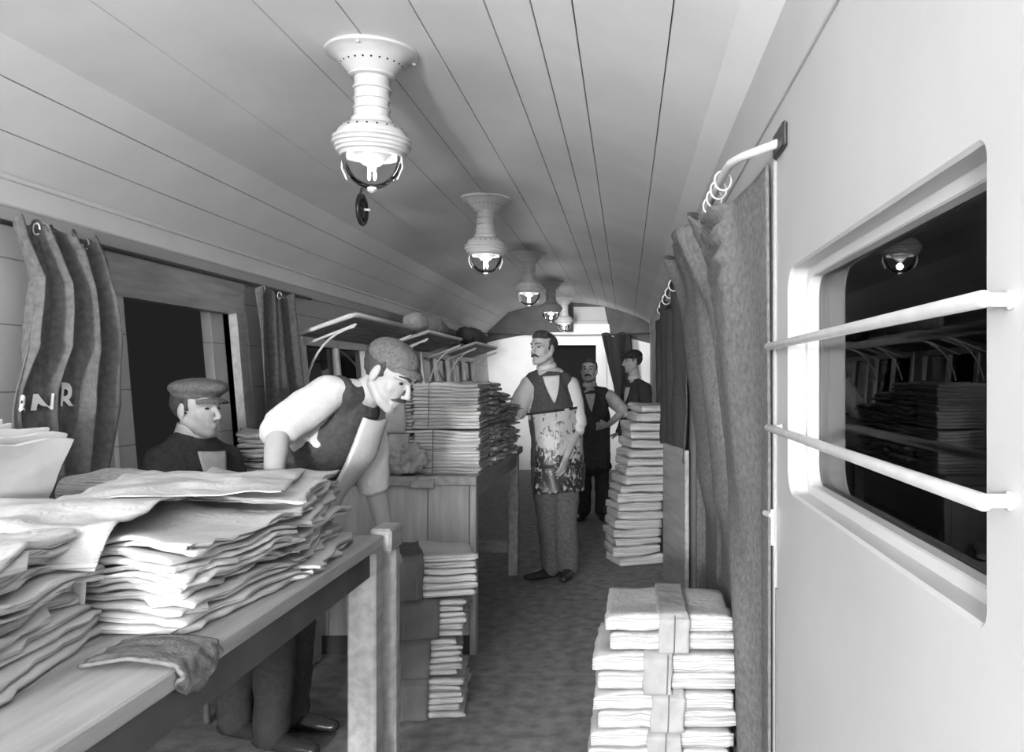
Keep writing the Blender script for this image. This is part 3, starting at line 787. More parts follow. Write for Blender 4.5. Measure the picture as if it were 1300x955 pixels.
# upright fan of papers on the left
t = thing('newspaper_bundle', 'bundle of newspapers standing on end and fanned out in front of the lettered curtain', 'newspapers', (-1.62, 2.15, TZ+.15)); o = t.location
for i in range(15):
    b = MB(); k = i/14; ang = lerp(-.10, .52, k); base = V((-1.85+.29*k, 2.02+.02*math.sin(i*2), TZ+.149))
    wdir = V((.25, .93, 0)).normalized(); ud = V((math.sin(ang)*.95, -.12, math.cos(ang))).normalized(); hh = .235+.012*math.sin(i*1.7)-.02*k; ww = .30
    nn = wdir.cross(ud).normalized(); th = .007
    def ff(u, v, s=0): return base+wdir*((u-.3)*ww)+ud*(v*hh+.012*nz(u*3+i, i)*v)+nn*(s*th*.5*(1-.0*v)+.012*nz(u*2, v*2, i*.2))
    b.grid(lambda u, v: ff(u, v, 1), 8, 8); b.grid(lambda u, v: ff(u, v, -1), 8, 8, flip=True)
    b.grid(lambda u, v: ff(0 if v < .5 else 0, u, 1 if v < .5 else -1), 8, 1); b.grid(lambda u, v: ff(1, u, 1 if v < .5 else -1), 8, 1)
    b.grid(lambda u, v: ff(u, 1, 1 if v < .5 else -1), 8, 1)
    b.build('folded_newspaper', 'sheetface', t, True, o=o)
pile(-1.54, 2.66, TZ, .50, .22, [.03,.03], .02, 'folded newspapers under the tied roll', 'newspapers under the roll', 50, n=2)
# wrapped roll
t = thing('newspaper_roll', 'wrapped and tied roll of newspapers lying beside the upright fan', 'newspapers', (-1.52, 2.5, TZ+.19), .0); o = t.location
b = MB(); p0, p1 = V((-1.70, 2.68, TZ+.125)), V((-1.36, 2.66, TZ+.125))
b.tube([p0, p0.lerp(p1,.3)+V((0,0,.008)), p0.lerp(p1,.7)+V((0,0,.004)), p1], [.058,.070,.068,.056], 18); ob = b.build('wrapper', 'paper2', t, True, o=o); mod_remesh(ob, .008, 2, .012, .06)
b = MB()
for i in range(5): b.box(0,.17,-.06,.06,-.004,.004, R=Matrix.Rotation(.06*i-.1,3,'X'), o=p1+V((-.04,-.0,-.03+.016*i)))
b.build('sheet_ends', 'paper', t, o=o)
b = MB(); c = p0.lerp(p1,.55); b.tube([c+V((0,.066*math.cos(a),.066*math.sin(a)+.004)) for a in [k*2*PI/16 for k in range(17)]], .003, 6); b.build('string', 'string', t, True, o=o)

# tied bundles
def tied(x, y, z, W, D, H, rz, label, group=None, seed=1, m='paper', wrap=None, n=None, strings=(0,), **kw):
    t = thing('newspaper_bundle', label, 'newspapers', (x, y, z), rz, group)
    p = wad_mesh('papers', W, D, H, n or max(3, int(H/.017)), seed, mats=m, **kw); p.parent = t
    for s in strings:
        b = MB(); a = s*W; w = D/2+.012+1.1*kw.get('jit', .008)+.5*kw.get('ragged', .006); pts = []
        for (yy, zz) in ((-w,.006),(-w,H*.5),(-w,H),(-w*.6,H+.007),(0,H+.008),(w*.6,H+.007),(w,H),(w,H*.5),(w,.006)): pts.append((a+.004*math.sin(9*zz), yy, zz))
        b.tube(pts, .0022, 6); b.build('string', 'string', t, True)
    if wrap:
        wx0, wx1, wm = wrap; b = MB(); w = D/2+.009+1.1*kw.get('jit', .008)+.5*kw.get('ragged', .006)
        ring = [(-w,.002),(-w,H*.3),(-w,H*.6),(-w,H*.9),(-w*.9,H+.008),(-w*.4,H+.012),(0,H+.010),(w*.4,H+.012),(w*.9,H+.008),(w,H*.9),(w,H*.5),(w,.002)]
        def fn(u, v):
            k = v*(len(ring)-1); i = min(int(k), len(ring)-2); q = k-i
            yy = lerp(ring[i][0], ring[i+1][0], q); zz = lerp(ring[i][1], ring[i+1][1], q)
            xx = lerp(wx0*W, wx1*W, u)+.012*nz(v*6, seed)*(1 if u in (0,1) else 0)
            c = .006*nz(xx*14, yy*14+seed, zz*14)
            return V((xx, yy+(c if abs(yy) > w*.85 else 0)*(1 if yy > 0 else -1), zz+(abs(c) if zz > H*.8 else 0)))
        b.grid(fn, 12, 44); ob = b.build('wrapper', wm, t, True); s_ = ob.modifiers.new('t','SOLIDIFY'); s_.thickness = .003
    return t
# far table bundles (table top at .905)
FT = .905
g1 = 'tied newspaper bundles on the far table'
tied(-.925, 4.62, FT, .335, .34, .225, 0, 'lower tied bundle at the front corner of the far table', g1, 51, strings=(-.2,), jit=.004, ragged=.010, rnd_=.2)
tied(-.935, 4.64, FT+.232, .34, .34, .235, .02, 'upper tied bundle at the front corner of the far table', g1, 52, strings=(-.25,), jit=.006, ragged=.014, rnd_=.2)
tied(-1.243, 4.60, FT, .30, .33, .20, 0, 'lower wrapped bundle behind the leaning man’s hanging sleeve', g1, 53, wrap=(.1,.45,'wrap'), jit=.006, ragged=.014)
tied(-1.250, 4.62, FT+.21, .31, .33, .22, -.03, 'upper wrapped bundle just under the leaning man’s chin', g1, 54, m='paper2', wrap=(-.42,.40,'wrap'), jit=.006)
for k, (yy, hh) in enumerate(((5.04,.22), (5.42,.20), (5.80,.17))):
    tied(-.915, yy, FT, .34, .34, hh, .03*k, ['lower ragged bundle directly behind the front corner bundles', 'lower ragged bundle midway along the far table edge', 'lower ragged bundle at the far table edge beside the aproned man'][k], 'ragged bundles along the far table', 60+k, jit=.02, ragged=.03, crumple=.012, n=9, m='paper2' if k % 2 else 'paper')
    tied(-.93, yy+.02, FT+hh+.01, .33, .34, hh*(1.1-.15*k), -.05*k, ['upper ragged bundle directly behind the front corner bundles', 'upper ragged bundle midway along the far table edge', 'upper ragged bundle at the far table edge beside the aproned man'][k], 'ragged bundles along the far table', 66+k, jit=.024, ragged=.035, crumple=.014, n=9, m='paper2')
for k, yy in enumerate((5.1, 5.6)):
    tied(-1.33, yy, FT, .34, .36, .30-.04*k, 0, ['tied bundle in the far table back row, behind the wrapped ones', 'tied bundle at the far end of the far table back row'][k], 'bundles in the far table back row', 75+k, m='paper2', n=10)
# crumpled wrapping paper in front of the bundles
t = MB(); random.seed(4)
t.ell((-1.10,4.40,FT+.085), (.085,.045,.085), n=24, m=18); t.ell((-1.13,4.40,FT+.05), (.10,.05,.05), n=24, m=18)
ob = t.build('crumpled_wrapping', 'wrap', smooth=True, o=(-1.1,4.40,FT)); mod_remesh(ob, .007, 1, .06, .035)
tag(ob, 'crumpled torn wrapping paper in front of the lower bundles on the far table', 'paper')

# tall stack on the right
hs_ = [.066+.008*math.sin(i*2.1) for i in range(18)]
xs_ = []
N = 18
outs = pile(.045, 6.62, .0, .36, .32, hs_, .30, 'thick newspaper wad in the tall leaning floor stack', 'newspaper wads in the tall stack', 91, jit=.018, rj=.09, n=1, ragged=.03, crumple=.012, rnd_=.5)
for i, o_ in enumerate(outs):
    k = i/(N-1)
    o_.location.x += .16*k**1.6 + .02*math.sin(i*.9)*k
    if i in (12, 13): o_.location.x += .03
# low stack of wrapped bundles near right
g2 = 'banded newspaper bundles stacked low at the right'
z = 0
for i, (h, x, w, yy) in enumerate(((.13,.11,.47,3.02), (.12,.115,.46,3.01), (.122,.12,.45,3.01), (.122,.125,.46,3.0), (.118,.145,.41,3.02))):
    tied(x, yy, z, w, .40, h, .02*(i % 3-1), ['bundle','bundle','bundle','bundle','bundle'][i]+' in the low stack beside the big curtain, '+ORD[4-i], g2, 101+i, m='paperp' if i == 4 else 'paper', wrap=(-.10,.14,'wrap') if i != 3 else (-.14,.06,'wrap'), strings=(0.02,), jit=.010, ragged=.02, crumple=.008, n=2, rnd_=.5)
    z += h+.004
# stack of dark wrapped bundles under the leaning man's hand
g3 = 'dark wrapped bundles stacked by the cabinet'
z = 0
for i, (h, x, w, rz, wr) in enumerate(((.16,-.86,.34,.1,(-.5,.1,'wrapdark')), (.15,-.88,.33,.15,(-.5,.16,'wrapdark')), (.15,-.86,.34,.12,(-.5,.22,'wrapdark')), (.17,-.84,.36,.30,(-.5,-.12,'wrapdark')))):
    tied(x, 3.72, z, w, .34, h, rz, 'wrapped bundle stacked between table post and cabinet, '+ORD[3-i], g3, 120+i, wrap=wr, strings=(-.2,), jit=.010, ragged=.016, crumple=.008, n=6, curl=.02)
    z += h+.012
# crate with papers behind the leaning man
t = thing('wooden_crate', 'wooden crate on the floor behind the leaning man', 'crate', (-1.70, 4.12, 0)); o = t.location
b = MB(); 
for (x0,x1,y0,y1) in ((-.19,.19,-.18,-.165),(-.19,.19,.165,.18),(-.19,-.175,-.165,.165),(.175,.19,-.165,.165)):
    for k in range(4): b.bbox(x0,x1,y0,y1,.01+k*.2,.01+k*.2+.185,.003)
b.box(-.19,.19,-.18,.18,.80,.815); b.build('boards', 'wood', t)
b = MB()
for sx in (-1,1):
    for sy in (-1,1): b.box(sx*.175-.012, sx*.175+.012, sy*.155-.01, sy*.155+.01, 0, .80)
b.build('corner_posts', 'wood', t)
pile(-1.70, 4.12, .816, .26, .30, [.07,.06,.07,.06,.07], .3, 'crumpled newspapers on the crate behind the leaning man', 'newspapers on the crate', 131, n=3, ragged=.03, crumple=.015, jit=.02)
# things on the far racks
def blob(name, pts, rad, asp, m, label, cat, disp=.03):
    b = MB(); b.tube(pts, rad, 16, asp=asp); ob = b.build(name, m, smooth=True, o=pts[0]); mod_remesh(ob, .012, 2, disp, .08); tag(ob, label, cat)
blob('mail_sack', [(-1.93,7.85,CAMZ+.505),(-1.9,8.4,CAMZ+.51),(-1.92,9.0,CAMZ+.505)], [.10,.11,.08], 1.0, 'sack', 'pale canvas sack lying on the middle wall rack', 'sack')
blob('mail_sack', [(-1.92,10.25,CAMZ+.505),(-1.90,10.9,CAMZ+.51),(-1.92,11.5,CAMZ+.505)], [.10,.11,.09], 1.0, 'dsack', 'dark sack lying on the farthest wall rack', 'sack')

# ------------------------------------------------------------------ near table
t = thing('sorting_table', 'long wooden table in the foreground heaped with newspapers', 'table', (-1.25, 1.2, 0)); o = t.location
b = MB()
for i in range(5):
    x0 = -1.89+i*.23; b.bbox(x0, x0+.228, -.3, (2.65 if i == 4 else 2.80), TZ-.035, TZ, .004)
b.build('table_top', 'woodtop', t, o=o)
b = MB(); b.bbox(-.79, -.755, -.3, 2.555, TZ-.11, TZ-.036, .004); b.build('front_rail', 'darkwood', t, o=o)
b = MB(); b.bbox(-1.88, -.835, 2.50, 2.53, TZ-.13, TZ-.036, .004); b.build('end_rail', 'wood', t, o=o)
for (x, y) in ((-.785, 2.60), (-1.84, 2.40), (-.785, .3), (-1.84, .3)):
    b = MB(); b.bbox(x-.04, x+.045, y-.04, y+.04, 0, TZ-.036, .006); b.build('leg', 'wood', t, o=o)
t = thing('wooden_post', 'square wooden post with a joint block at the end of the foreground table', 'post', (-.755, 2.765, 0)); o = t.location
b = MB(); b.bbox(-.785, -.728, 2.74, 2.79, 0, .86, .005); b.build('shaft', 'wood', t, o=o)
b = MB(); b.bbox(-.79, -.722, 2.66, 2.80, .86, .935, .008); b.build('joint_block', 'woodtop', t, o=o)
# canvas sling at the front table edge
def sl(u, v):
    y = lerp(1.30, 1.72, u); a = v*PI
    return V((-.745-.0*v+.02*math.sin(a)-.0, y, TZ+.01-.085*math.sin(a*.62)-.02*math.sin(PI*u)*v+.006*nz(u*5, v*5)))
def sl(u, v):
    y = lerp(1.42, 1.56, u); s = v
    if s < .5: x = lerp(-.90, -.738, s*2); z = TZ+.010+.010*math.sin(PI*s*2)
    else: x = -.738+.012*math.sin((s-.5)*2*PI); z = TZ+.01-.07*(s-.5)*2*(1-.5*(2*u-1)**2)
    return V((x+.008*nz(u*7, v*7), y, z+.004*nz(u*6, v*6, 2)))
b = MB(); b.grid(sl, 24, 24); ob = b.build('canvas_cloth', 'curtain_mid', smooth=True, o=(-.75,1.5,TZ)); s_ = ob.modifiers.new('t','SOLIDIFY'); s_.thickness = .006; s_.offset = 1
tag(ob, 'dark canvas cloth drooping over the front table edge', 'cloth')

# ------------------------------------------------------------------ far table with end cabinet
t = thing('sorting_counter', 'far wooden counter with boarded end, carrying tied bundles', 'table', (-1.2, 4.36, 0)); o = t.location
b = MB()
for i in range(4):
    x0 = -1.75+i*.25; b.bbox(x0, x0+.248, 4.34, 6.30, FT-.045, FT, .004)
b.build('table_top', 'woodtop', t, o=o)
b = MB(); xs = [-1.74,-1.50,-1.25,-1.0,-.790]
for i in range(4): b.bbox(xs[i], xs[i+1]-.003, 4.37, 4.395, .10, FT-.046, .002)
b.build('end_panel', 'panelwood', t, o=o)
b = MB(); b.bbox(-1.74, -.794, 4.385, 4.41, .0, .10, .002); b.build('plinth', 'darkwood', t, o=o)
b = MB(); b.bbox(-.79, -.757, 4.37, 4.44, 0, FT-.046, .003); b.build('leg', 'panelwood', t, o=o)
b = MB(); b.bbox(-1.08, -.96, 4.325, 4.345, FT-.058, FT-.003, .004); b.build('edge_block', 'wood', t, o=o)
for (x, y) in ((-.80, 6.16), (-1.70, 6.16), (-1.70, 4.45)):
    b = MB(); b.bbox(x-.035, x+.035, y-.035, y+.035, 0, FT-.046, .005); b.build('leg', 'wood', t, o=o)
b = MB(); b.bbox(-.80, -.775, 4.44, 6.125, FT-.13, FT-.046, .003); b.build('front_rail', 'wood', t, o=o)
b = MB(); b.bbox(-1.66, -.84, 6.14, 6.17, .16, .24, .003); b.build('stretcher', 'wood', t, o=o)

# ------------------------------------------------------------------ people
def frame(f, u):
    f = V(f).normalized(); u = V(u); r = f.cross(u).normalized(); u = r.cross(f).normalized(); return r, f, u
def head_mesh(b, c, f, u, s=1.0):
    r, f, u = frame(f, u); c = V(c)
    P = lambda x, y, z: c+r*(x*s)+f*(y*s)+u*(z*s)
    ax = (r, f, u)
    E = lambda p, q, n=16, m=12: b.ell(P(*p), [k*s for k in q], ax, n, m)
    E((0,-.014,.035), (.076,.097,.088)); E((0,.022,-.025), (.060,.066,.086)); E((0,.045,.045), (.058,.045,.05))
    for sx in (-1, 1):
        b.tube([P(.052*sx,-.005,-.045), P(.040*sx,.045,-.082), P(.012*sx,.076,-.098)], [.024*s,.022*s,.018*s], 10)
        E((.034*sx,.050,-.024), (.026,.024,.026), 10, 8)
        E((.012*sx,.103,-.034), (.009,.010,.008), 8, 6)
        E((.078*sx,-.008,-.008), (.008,.019,.033), 10, 8)
        b.tube([P(.013*sx,.088,.024), P(.034*sx,.082,.030), P(.052*sx,.062,.024)], [.009*s,.010*s,.008*s], 8)
    b.tube([P(0,.086,.022), P(0,.100,-.002), P(0,.114,-.026)], [.009*s,.0095*s,.012*s], 10)
    b.tube([P(-.022,.082,-.060), P(0,.093,-.057), P(.022,.082,-.060)], [.006*s,.008*s,.006*s], 8)
    b.tube([P(-.018,.081,-.071), P(0,.090,-.072), P(.018,.081,-.071)], [.006*s,.008*s,.006*s], 8)
    E((0,.080,-.098), (.019,.016,.016), 10, 8)
    return P, ax
def hand_mesh(b, w, d, nrm, curl=.5, s=1.0, thumb=1, spread=.12):
    """w wrist, d direction, nrm palm-side normal, thumb = side sign"""
    d = V(d).normalized(); nrm = V(nrm); nrm = (nrm-d*nrm.dot(d)).normalized(); side = d.cross(nrm).normalized()*thumb
    w = V(w)
    b.tube([w, w+d*.045*s, w+d*.088*s], [.017*s,.016*s,.013*s], 12, side=side, asp=[1.3,2.2,2.7])
    for i, (ln, off) in enumerate(((.070,.030),(.078,.010),(.073,-.011),(.058,-.030))):
        p = w+d*(.085*s)+side*(off*s); dd = (d+side*(off/.03*spread)).normalized(); pts = [p-d*.02*s, p]
        a = 0
        for k in range(3):
            a += curl*(.5+.3*k); dirn = dd*math.cos(a)+nrm*math.sin(a); p = p+dirn*(ln*s*(.42,.32,.26)[k]); pts.append(p)
        b.tube(pts, [.0105*s,.0098*s,.009*s,.0085*s,.0072*s], 8)
    p = w+d*.025*s+side*.022*s; td = (d*.75+side*.65+nrm*.25).normalized()
    q1 = p+td*.038*s; q2 = q1+(td*.9+d*.3+nrm*.25*curl).normalized()*.032*s; q3 = q2+(d*.8+td*.3+nrm*.3).normalized()*.024*s
    b.tube([p, q1, q2, q3], [.015*s,.012*s,.0105*s,.0085*s], 8)
def torso_fn(spine, hw, dp, side):
    """spine: list of points, hw half widths, dp half depths -> surface(t 0..1, angle, off)"""
    side = V(side).normalized(); n = len(spine)-1
    def fn(t, a, off=0):
        k = t*n; i = min(int(k), n-1); q = k-i
        p = V(spine[i]).lerp(V(spine[i+1]), q); tg = (V(spine[min(i+1,n)])-V(spine[max(i-(q < .3 and i > 0),0)])).normalized()
        s = (side-tg*side.dot(tg)).normalized(); fr = s.cross(tg).normalized()
        w = lerp(hw[i], hw[i+1], q)+off; d = lerp(dp[i], dp[i+1], q)+off
        return p+s*(w*math.sin(a))-fr*(d*math.cos(a))*FS[0]
    return fn
FS = [1]
def torso_tube(b, spine, hw, dp, side, n=20, inf=0):
    b.tube(spine, [d+inf for d in dp], n, side=side, asp=[(w+inf)/(d+inf) for w, d in zip(hw, dp)])
def person(label, J, style):
    t = thing('person', label, 'person', J['base']); o = t.location
    side = (V(J['shR'])-V(J['shL'])).normalized()
    vox = style.get('vox', .005); skin = style.get('skin', 'skin')
    # body
    b = MB(); P, ax = head_mesh(b, J['head'], J['hf'], J['hu'], style.get('hs', 1.0))
    b.tube([J['neck'], (V(J['neck'])+V(J['head']))/2, V(J['head'])-V(J['hu']).normalized()*.04], [.062,.058,.056], 14)
    sp = J['spine']; hw = [.155,.14,.165,.12]; dp = [.10,.095,.11,.075]
    torso_tube(b, sp, hw, dp, side)
    for S in 'LR':
        b.tube([J['sh'+S], V(J['sh'+S]).lerp(V(J['el'+S]), .5), J['el'+S], V(J['el'+S]).lerp(V(J['wr'+S]), .35), J['wr'+S]], [.052,.046,.040,.039,.026], 14)
        h = J.get('hand'+S)
        if h: hand_mesh(b, J['wr'+S], h[0], h[1], h[2], 1.0, h[3])
        b.tube([J['hip'+S], J['kn'+S], J['an'+S]], [.08,.055,.04], 14)
    ob = b.build('body', skin, t, True, o=o); mod_remesh(ob, vox, style.get('sm', 4))
    body = ob
    # eyes, brows
    for sx in (-1, 1):
        e = MB(); s = style.get('hs', 1.0); e.ell(P(.031*sx,.079,.008), (.012*s,.006*s,.0055*s), ax, 10, 8); e.build('eye', 'eye', body, True, o=o)
    e = MB()
    for sx in (-1, 1): e.tube([P(.016*sx,.098,.030), P(.034*sx,.091,.037), P(.052*sx,.070,.030)], [.004,.0045,.003], 6)
    e.build('eyebrows', 'hair', body, True, o=o)
    if style.get('moustache'):
        e = MB()
        e.tube([P(-.033,.084,-.058), P(-.016,.099,-.049), P(0,.104,-.047), P(.016,.099,-.049), P(.033,.084,-.058)], [.004,.008,.008,.008,.004], 8)
        e.build('moustache', style.get('mm', 'hair'), body, True, o=o)
    # hair
    e = MB(); e.ell(P(0,-.028,.032), (.080,.090,.086), ax, 20, 14)
    if style.get('hair_top', True): e.ell(P(0,.015,.085), (.068,.070,.045), ax, 18, 12)
    for sx in (-1,1): e.tube([P(.074*sx,.005,.05), P(.074*sx,.012,.0)], [.009,.006], 8)
    ob = e.build('hair', 'hair', body, True, o=o); mod_remesh(ob, .006, 2, .006, .02)
    # cap
    if style.get('cap'):
        cm = style['cap']; rt = style.get('captilt', 0)
        e = MB(); r_, f_, u_ = ax; f2 = (f_*math.cos(rt)+u_*math.sin(rt)); u2 = (u_*math.cos(rt)-f_*math.sin(rt)); ax2 = (r_, f2, u2)
        Q = lambda x, y, z: V(J['head'])+u_*.03+r_*x+f2*y+u2*z
        if style.get('capkind', 'flat') == 'flat':
            e.ell(Q(0,.006,.060), (.105,.130,.042), ax2, 24, 14); e.ell(Q(0,-.004,.035), (.086,.106,.040), ax2, 24, 14)
        else:
            e.ell(Q(0,-.016,.030), (.085,.104,.070), ax2, 24, 16)
        ob = e.build('cap', cm, t, True, o=o); mod_remesh(ob, .006, 3, .006, .05)
        e = MB()
        def vis(s_):
            def g(u, v):
                vl = .052 if style.get('capkind', 'flat') == 'flat' else .026; a = lerp(-1.0, 1.0, u); rr = lerp(.90, 1.0, v)
                return Q(.082*math.sin(a)*(1+.06*v), .098*math.cos(a)+v*vl*math.cos(a*1.4), .022+(.0 if vl > .03 else .016)-.016*v-.010*abs(a)+s_)
            return g
        e.grid(vis(.0), 18, 6); e.grid(vis(-.005), 18, 6, flip=True); e.build('visor', cm, ob, True, o=o)
    # trousers
    e = MB()
    for S in 'LR': e.tube([J['hip'+S], V(J['hip'+S]).lerp(V(J['kn'+S]),.5), J['kn'+S], V(J['kn'+S]).lerp(V(J['an'+S]),.6), J['an'+S]], [.105,.094,.076,.070,.068], 16)
    torso_tube(e, [V(sp[0])-(V(sp[1])-V(sp[0])).normalized()*.06, sp[0], V(sp[0]).lerp(V(sp[1]),.45)], [.165,.175,.160], [.115,.12,.108], side)
    ob = e.build('trousers', style.get('trousers', 'dtrouser'), t, True, o=o); mod_remesh(ob, .009, 4, .022, .09)
    # shoes
    for S in 'LR':
        e = MB(); a = V(J['an'+S]); td = V(J.get('toe'+S, J['hf'])); td.z = 0; td.normalize(); zf = a.z-.075
        g0 = V((a.x, a.y, zf))
        e.tube([g0-td*.05+V((0,0,.038)), g0+td*.05+V((0,0,.036)), g0+td*.13+V((0,0,.030)), g0+td*.185+V((0,0,.026))], [.036,.038,.032,.022], 14, side=td.cross(V((0,0,1))), asp=[.95,1.1,1.4,1.4])
        e.tube([g0+V((0,0,.04)), g0+V((0,0,.11))], [.04,.042], 12)
        sh = e.build('shoe', 'shoe', t, True, o=o); mod_remesh(sh, .006, 3)
    # shirt with sleeves
    if style.get('jacket'):
        e = MB(); torso_tube(e, [V(sp[0])-(V(sp[1])-V(sp[0])).normalized()*.10]+list(sp), [.195,.185,.175,.195,.125], [.13,.13,.125,.135,.08], side)
        for S in 'LR':
            e.tube([V(J['neck']).lerp(V(J['sh'+S]),.35), J['sh'+S]], [.06,.072], 14)
            e.tube([J['sh'+S], V(J['sh'+S]).lerp(V(J['el'+S]),.5), J['el'+S], V(J['el'+S]).lerp(V(J['wr'+S]),.5), V(J['el'+S]).lerp(V(J['wr'+S]),.92)], [.078,.070,.062,.056,.048], 16)
        jk = e.build('jacket', style['jacket'], t, True, o=o); mod_remesh(jk, .008, 4, .02, .09); top = jk; W4, D4 = [.185,.175,.195,.125], [.13,.125,.135,.08]
    else:
        e = MB(); torso_tube(e, sp, [.165,.155,.18,.12], [.110,.108,.122,.074], side)
        sm = style.get('sleeve', .30)
        for S in 'LR':
            e.tube([V(J['neck']).lerp(V(J['sh'+S]),.4), J['sh'+S]], [.058,.066], 14)
            end = V(J['el'+S]).lerp(V(J['wr'+S]), style.get('sleeve'+S, sm))
            e.tube([J['sh'+S], V(J['sh'+S]).lerp(V(J['el'+S]),.45), J['el'+S], end], [.066,.072,.063,.056], 16)
            e.tube([end, V(J['el'+S]).lerp(V(J['wr'+S]), style.get('sleeve'+S, sm)+.10)], [.062,.061], 16, round_=False)
        sh = e.build('shirt', style.get('shirt', 'shirt'), t, True, o=o); mod_remesh(sh, .008, 3, .016, .09)
        W4, D4 = [.180,.170,.180,.105], [.125,.122,.138,.094]
        e = MB(); torso_tube(e, [V(sp[0])-(V(sp[1])-V(sp[0])).normalized()*.03]+[sp[0],sp[1],sp[2], V(sp[2]).lerp(V(sp[3]), style.get('vtop', .8))], [.178,.180,.170,.178,.13], [.125,.125,.122,.136,.10], side)
        for S in 'LR':
            if S == 'R' or not style.get('voff'): e.tube([V(sp[2]).lerp(V(J['sh'+S]),.50), V(J['neck']).lerp(V(J['sh'+S]),.62)], [.080,.066], 14)
            if S == 'R' or not style.get('voff'): e.tube([V(J['neck']).lerp(V(J['sh'+S]),.30), V(J['neck']).lerp(V(J['sh'+S]),.72)], [.058,.071], 14)
        top = e.build('waistcoat', style.get('vest', 'vest'), t, True, o=o); mod_remesh(top, .007, 3, .012, .07)
    # V of shirt / open shirt front
    fn = torso_fn(sp, W4, D4, side)
    ds = style.get('fsign', 1); FS[0] = ds
    v0 = style.get('vdepth', .62); vw = style.get('vwidth', .55)
    def vf(u, v):
        tt = lerp(v0, 1.0, v); w = vw*(.04+.96*v)
        p = fn(tt, (u-.5)*2*w*(1.0), style.get('voff', .014))
        return p
    e = MB(); e.grid(vf, 12, 14); ob = e.build('shirt_front', style.get('front', 'shirt'), top, True, o=o); s_ = ob.modifiers.new('t','SOLIDIFY'); s_.thickness = .014; s_.offset = 0
    if style.get('lapels'):
        for sx in (-1,1):
            e = MB(); e.grid(lambda u, v: fn(lerp(v0-.02,1.0,v), sx*(vw*(.04+.96*v)+lerp(0,.30,u)*(.3+v)), .020), 5, 12); ob = e.build('lapel', style.get('jacket') or 'vest', top, True, o=o); s_ = ob.modifiers.new('t','SOLIDIFY'); s_.thickness = .012
    # collar
    if style.get('collar', True):
        e = MB(); nk = V(J['neck']); hd = V(J['head'])-V(J['hu']).normalized()*.03; ax_ = (hd-nk).normalized(); u1 = ax_.orthogonal().normalized(); u2 = ax_.cross(u1)
        hgt = style.get('collarh', .05); c0 = nk+ax_*.035
        def cf(u, v): a = 2*PI*u; return c0+(u1*math.cos(a)+u2*math.sin(a))*(.064+.006*v)+ax_*(hgt*(1-v)-.012)
        e.grid(cf, 28, 4); ob = e.build('collar', 'shirt', t, True, o=o); s_ = ob.modifiers.new('t','SOLIDIFY'); s_.thickness = .004
    return t, fn, P
def px(x, y, D): return at(x, y, D)

# 1. seated man in a tweed cap at the doorway
D = 3.62
hd = px(250, 520, D)
sp = [px(232,720,D+.02), px(236,660,D+.02), px(240,608,D), px(246,568,D)]
J = dict(base=(hd.x,D,0), head=hd, hf=(.96,-.28,-.04), hu=(.05,0,1), neck=px(244,560,D), spine=sp,
 shL=px(284,585,D+.17), shR=px(206,588,D-.10), elL=px(312,660,D+.20), elR=px(196,668,D-.16), wrL=px(308,615,D-.02) , wrR=px(250,690,D-.30),
 hipL=px(255,735,D+.05), hipR=px(228,738,D-.08), knL=px(320,730,D-.05), knR=px(300,735,D-.25),
 anL=(px(320,730,D-.05).x, D-.05, .078), anR=(px(300,735,D-.25).x, D-.25, .078), toeL=(1,-.3,0), toeR=(1,-.3,0),
 handR=((.8,-.5,-.2),(0,0,-1),.4,1), handL=((.2,-.5,.3),(.2,-.5,-.6),1.0,-1))
person('seated man in a flat tweed cap and dark jacket, looking right, in the doorway', J,
       dict(jacket='jacket', cap='cap', captilt=.04, vox=.004, front='shirt2', vdepth=.50, vwidth=.42, voff=.034, collarh=.045, lapels=True, hair_top=False, fsign=1))
t = thing('wooden_stool', 'low wooden stool under the seated man in the cap', 'stool', (hd.x-.02, D, 0)); o = t.location
zs = sp[0].z-.175
b = MB(); b.lathe([(.0005,zs-.03),(.17,zs-.03),(.175,zs-.015),(.17,zs),(.0005,zs)], 24); b.build('seat', 'wood', t, True)
for k in range(4):
    a = PI/4+k*PI/2; b = MB(); b.tube([(.17*math.cos(a), .17*math.sin(a), .012), (.11*math.cos(a), .11*math.sin(a), zs-.03)], .015, 8); b.build('leg', 'darkwood', t, True)

# 2. leaning man
D = 3.2
sp = [px(372,655,3.30), px(392,602,3.26), px(424,548,3.20), px(452,508,3.18)]
hd = px(494,476,3.16)
J = dict(base=(px(385,640,3.3).x,3.3,0), head=hd, hf=(.80,-.30,-.55), hu=(.50,-.05,.86), neck=px(462,503,3.18), spine=sp,
 shR=px(416,500,3.05), elR=px(354,545,2.90), wrR=px(345,625,2.70), shL=px(468,528,3.36), elL=px(474,612,3.40), wrL=px(493,690,3.46),
 hipR=px(362,668,3.22), hipL=px(382,668,3.40), knR=(px(352,800,3.22).x,3.22,.50), knL=(px(378,800,3.42).x,3.42,.50),
 anR=(px(345,900,3.25).x,3.25,.078), anL=(px(370,900,3.45).x,3.45,.078), toeL=(1,-.2,0), toeR=(1,-.3,0),
 handR=((.05,-.35,-1),(1,0,0),.3,1), handL=((.25,.15,-1),(-.6,.5,0),.6,-1))
leaner, fnL, PL = person('man in a knitted cap and open white shirt leaning over the table and reaching down', J,
       dict(cap='cap', capkind='knit', captilt=.05, vox=.0045, moustache=True, vdepth=.02, vwidth=.52, voff=.030, vtop=.72, sleeve=.02, hair_top=False, collar=False, fsign=1))
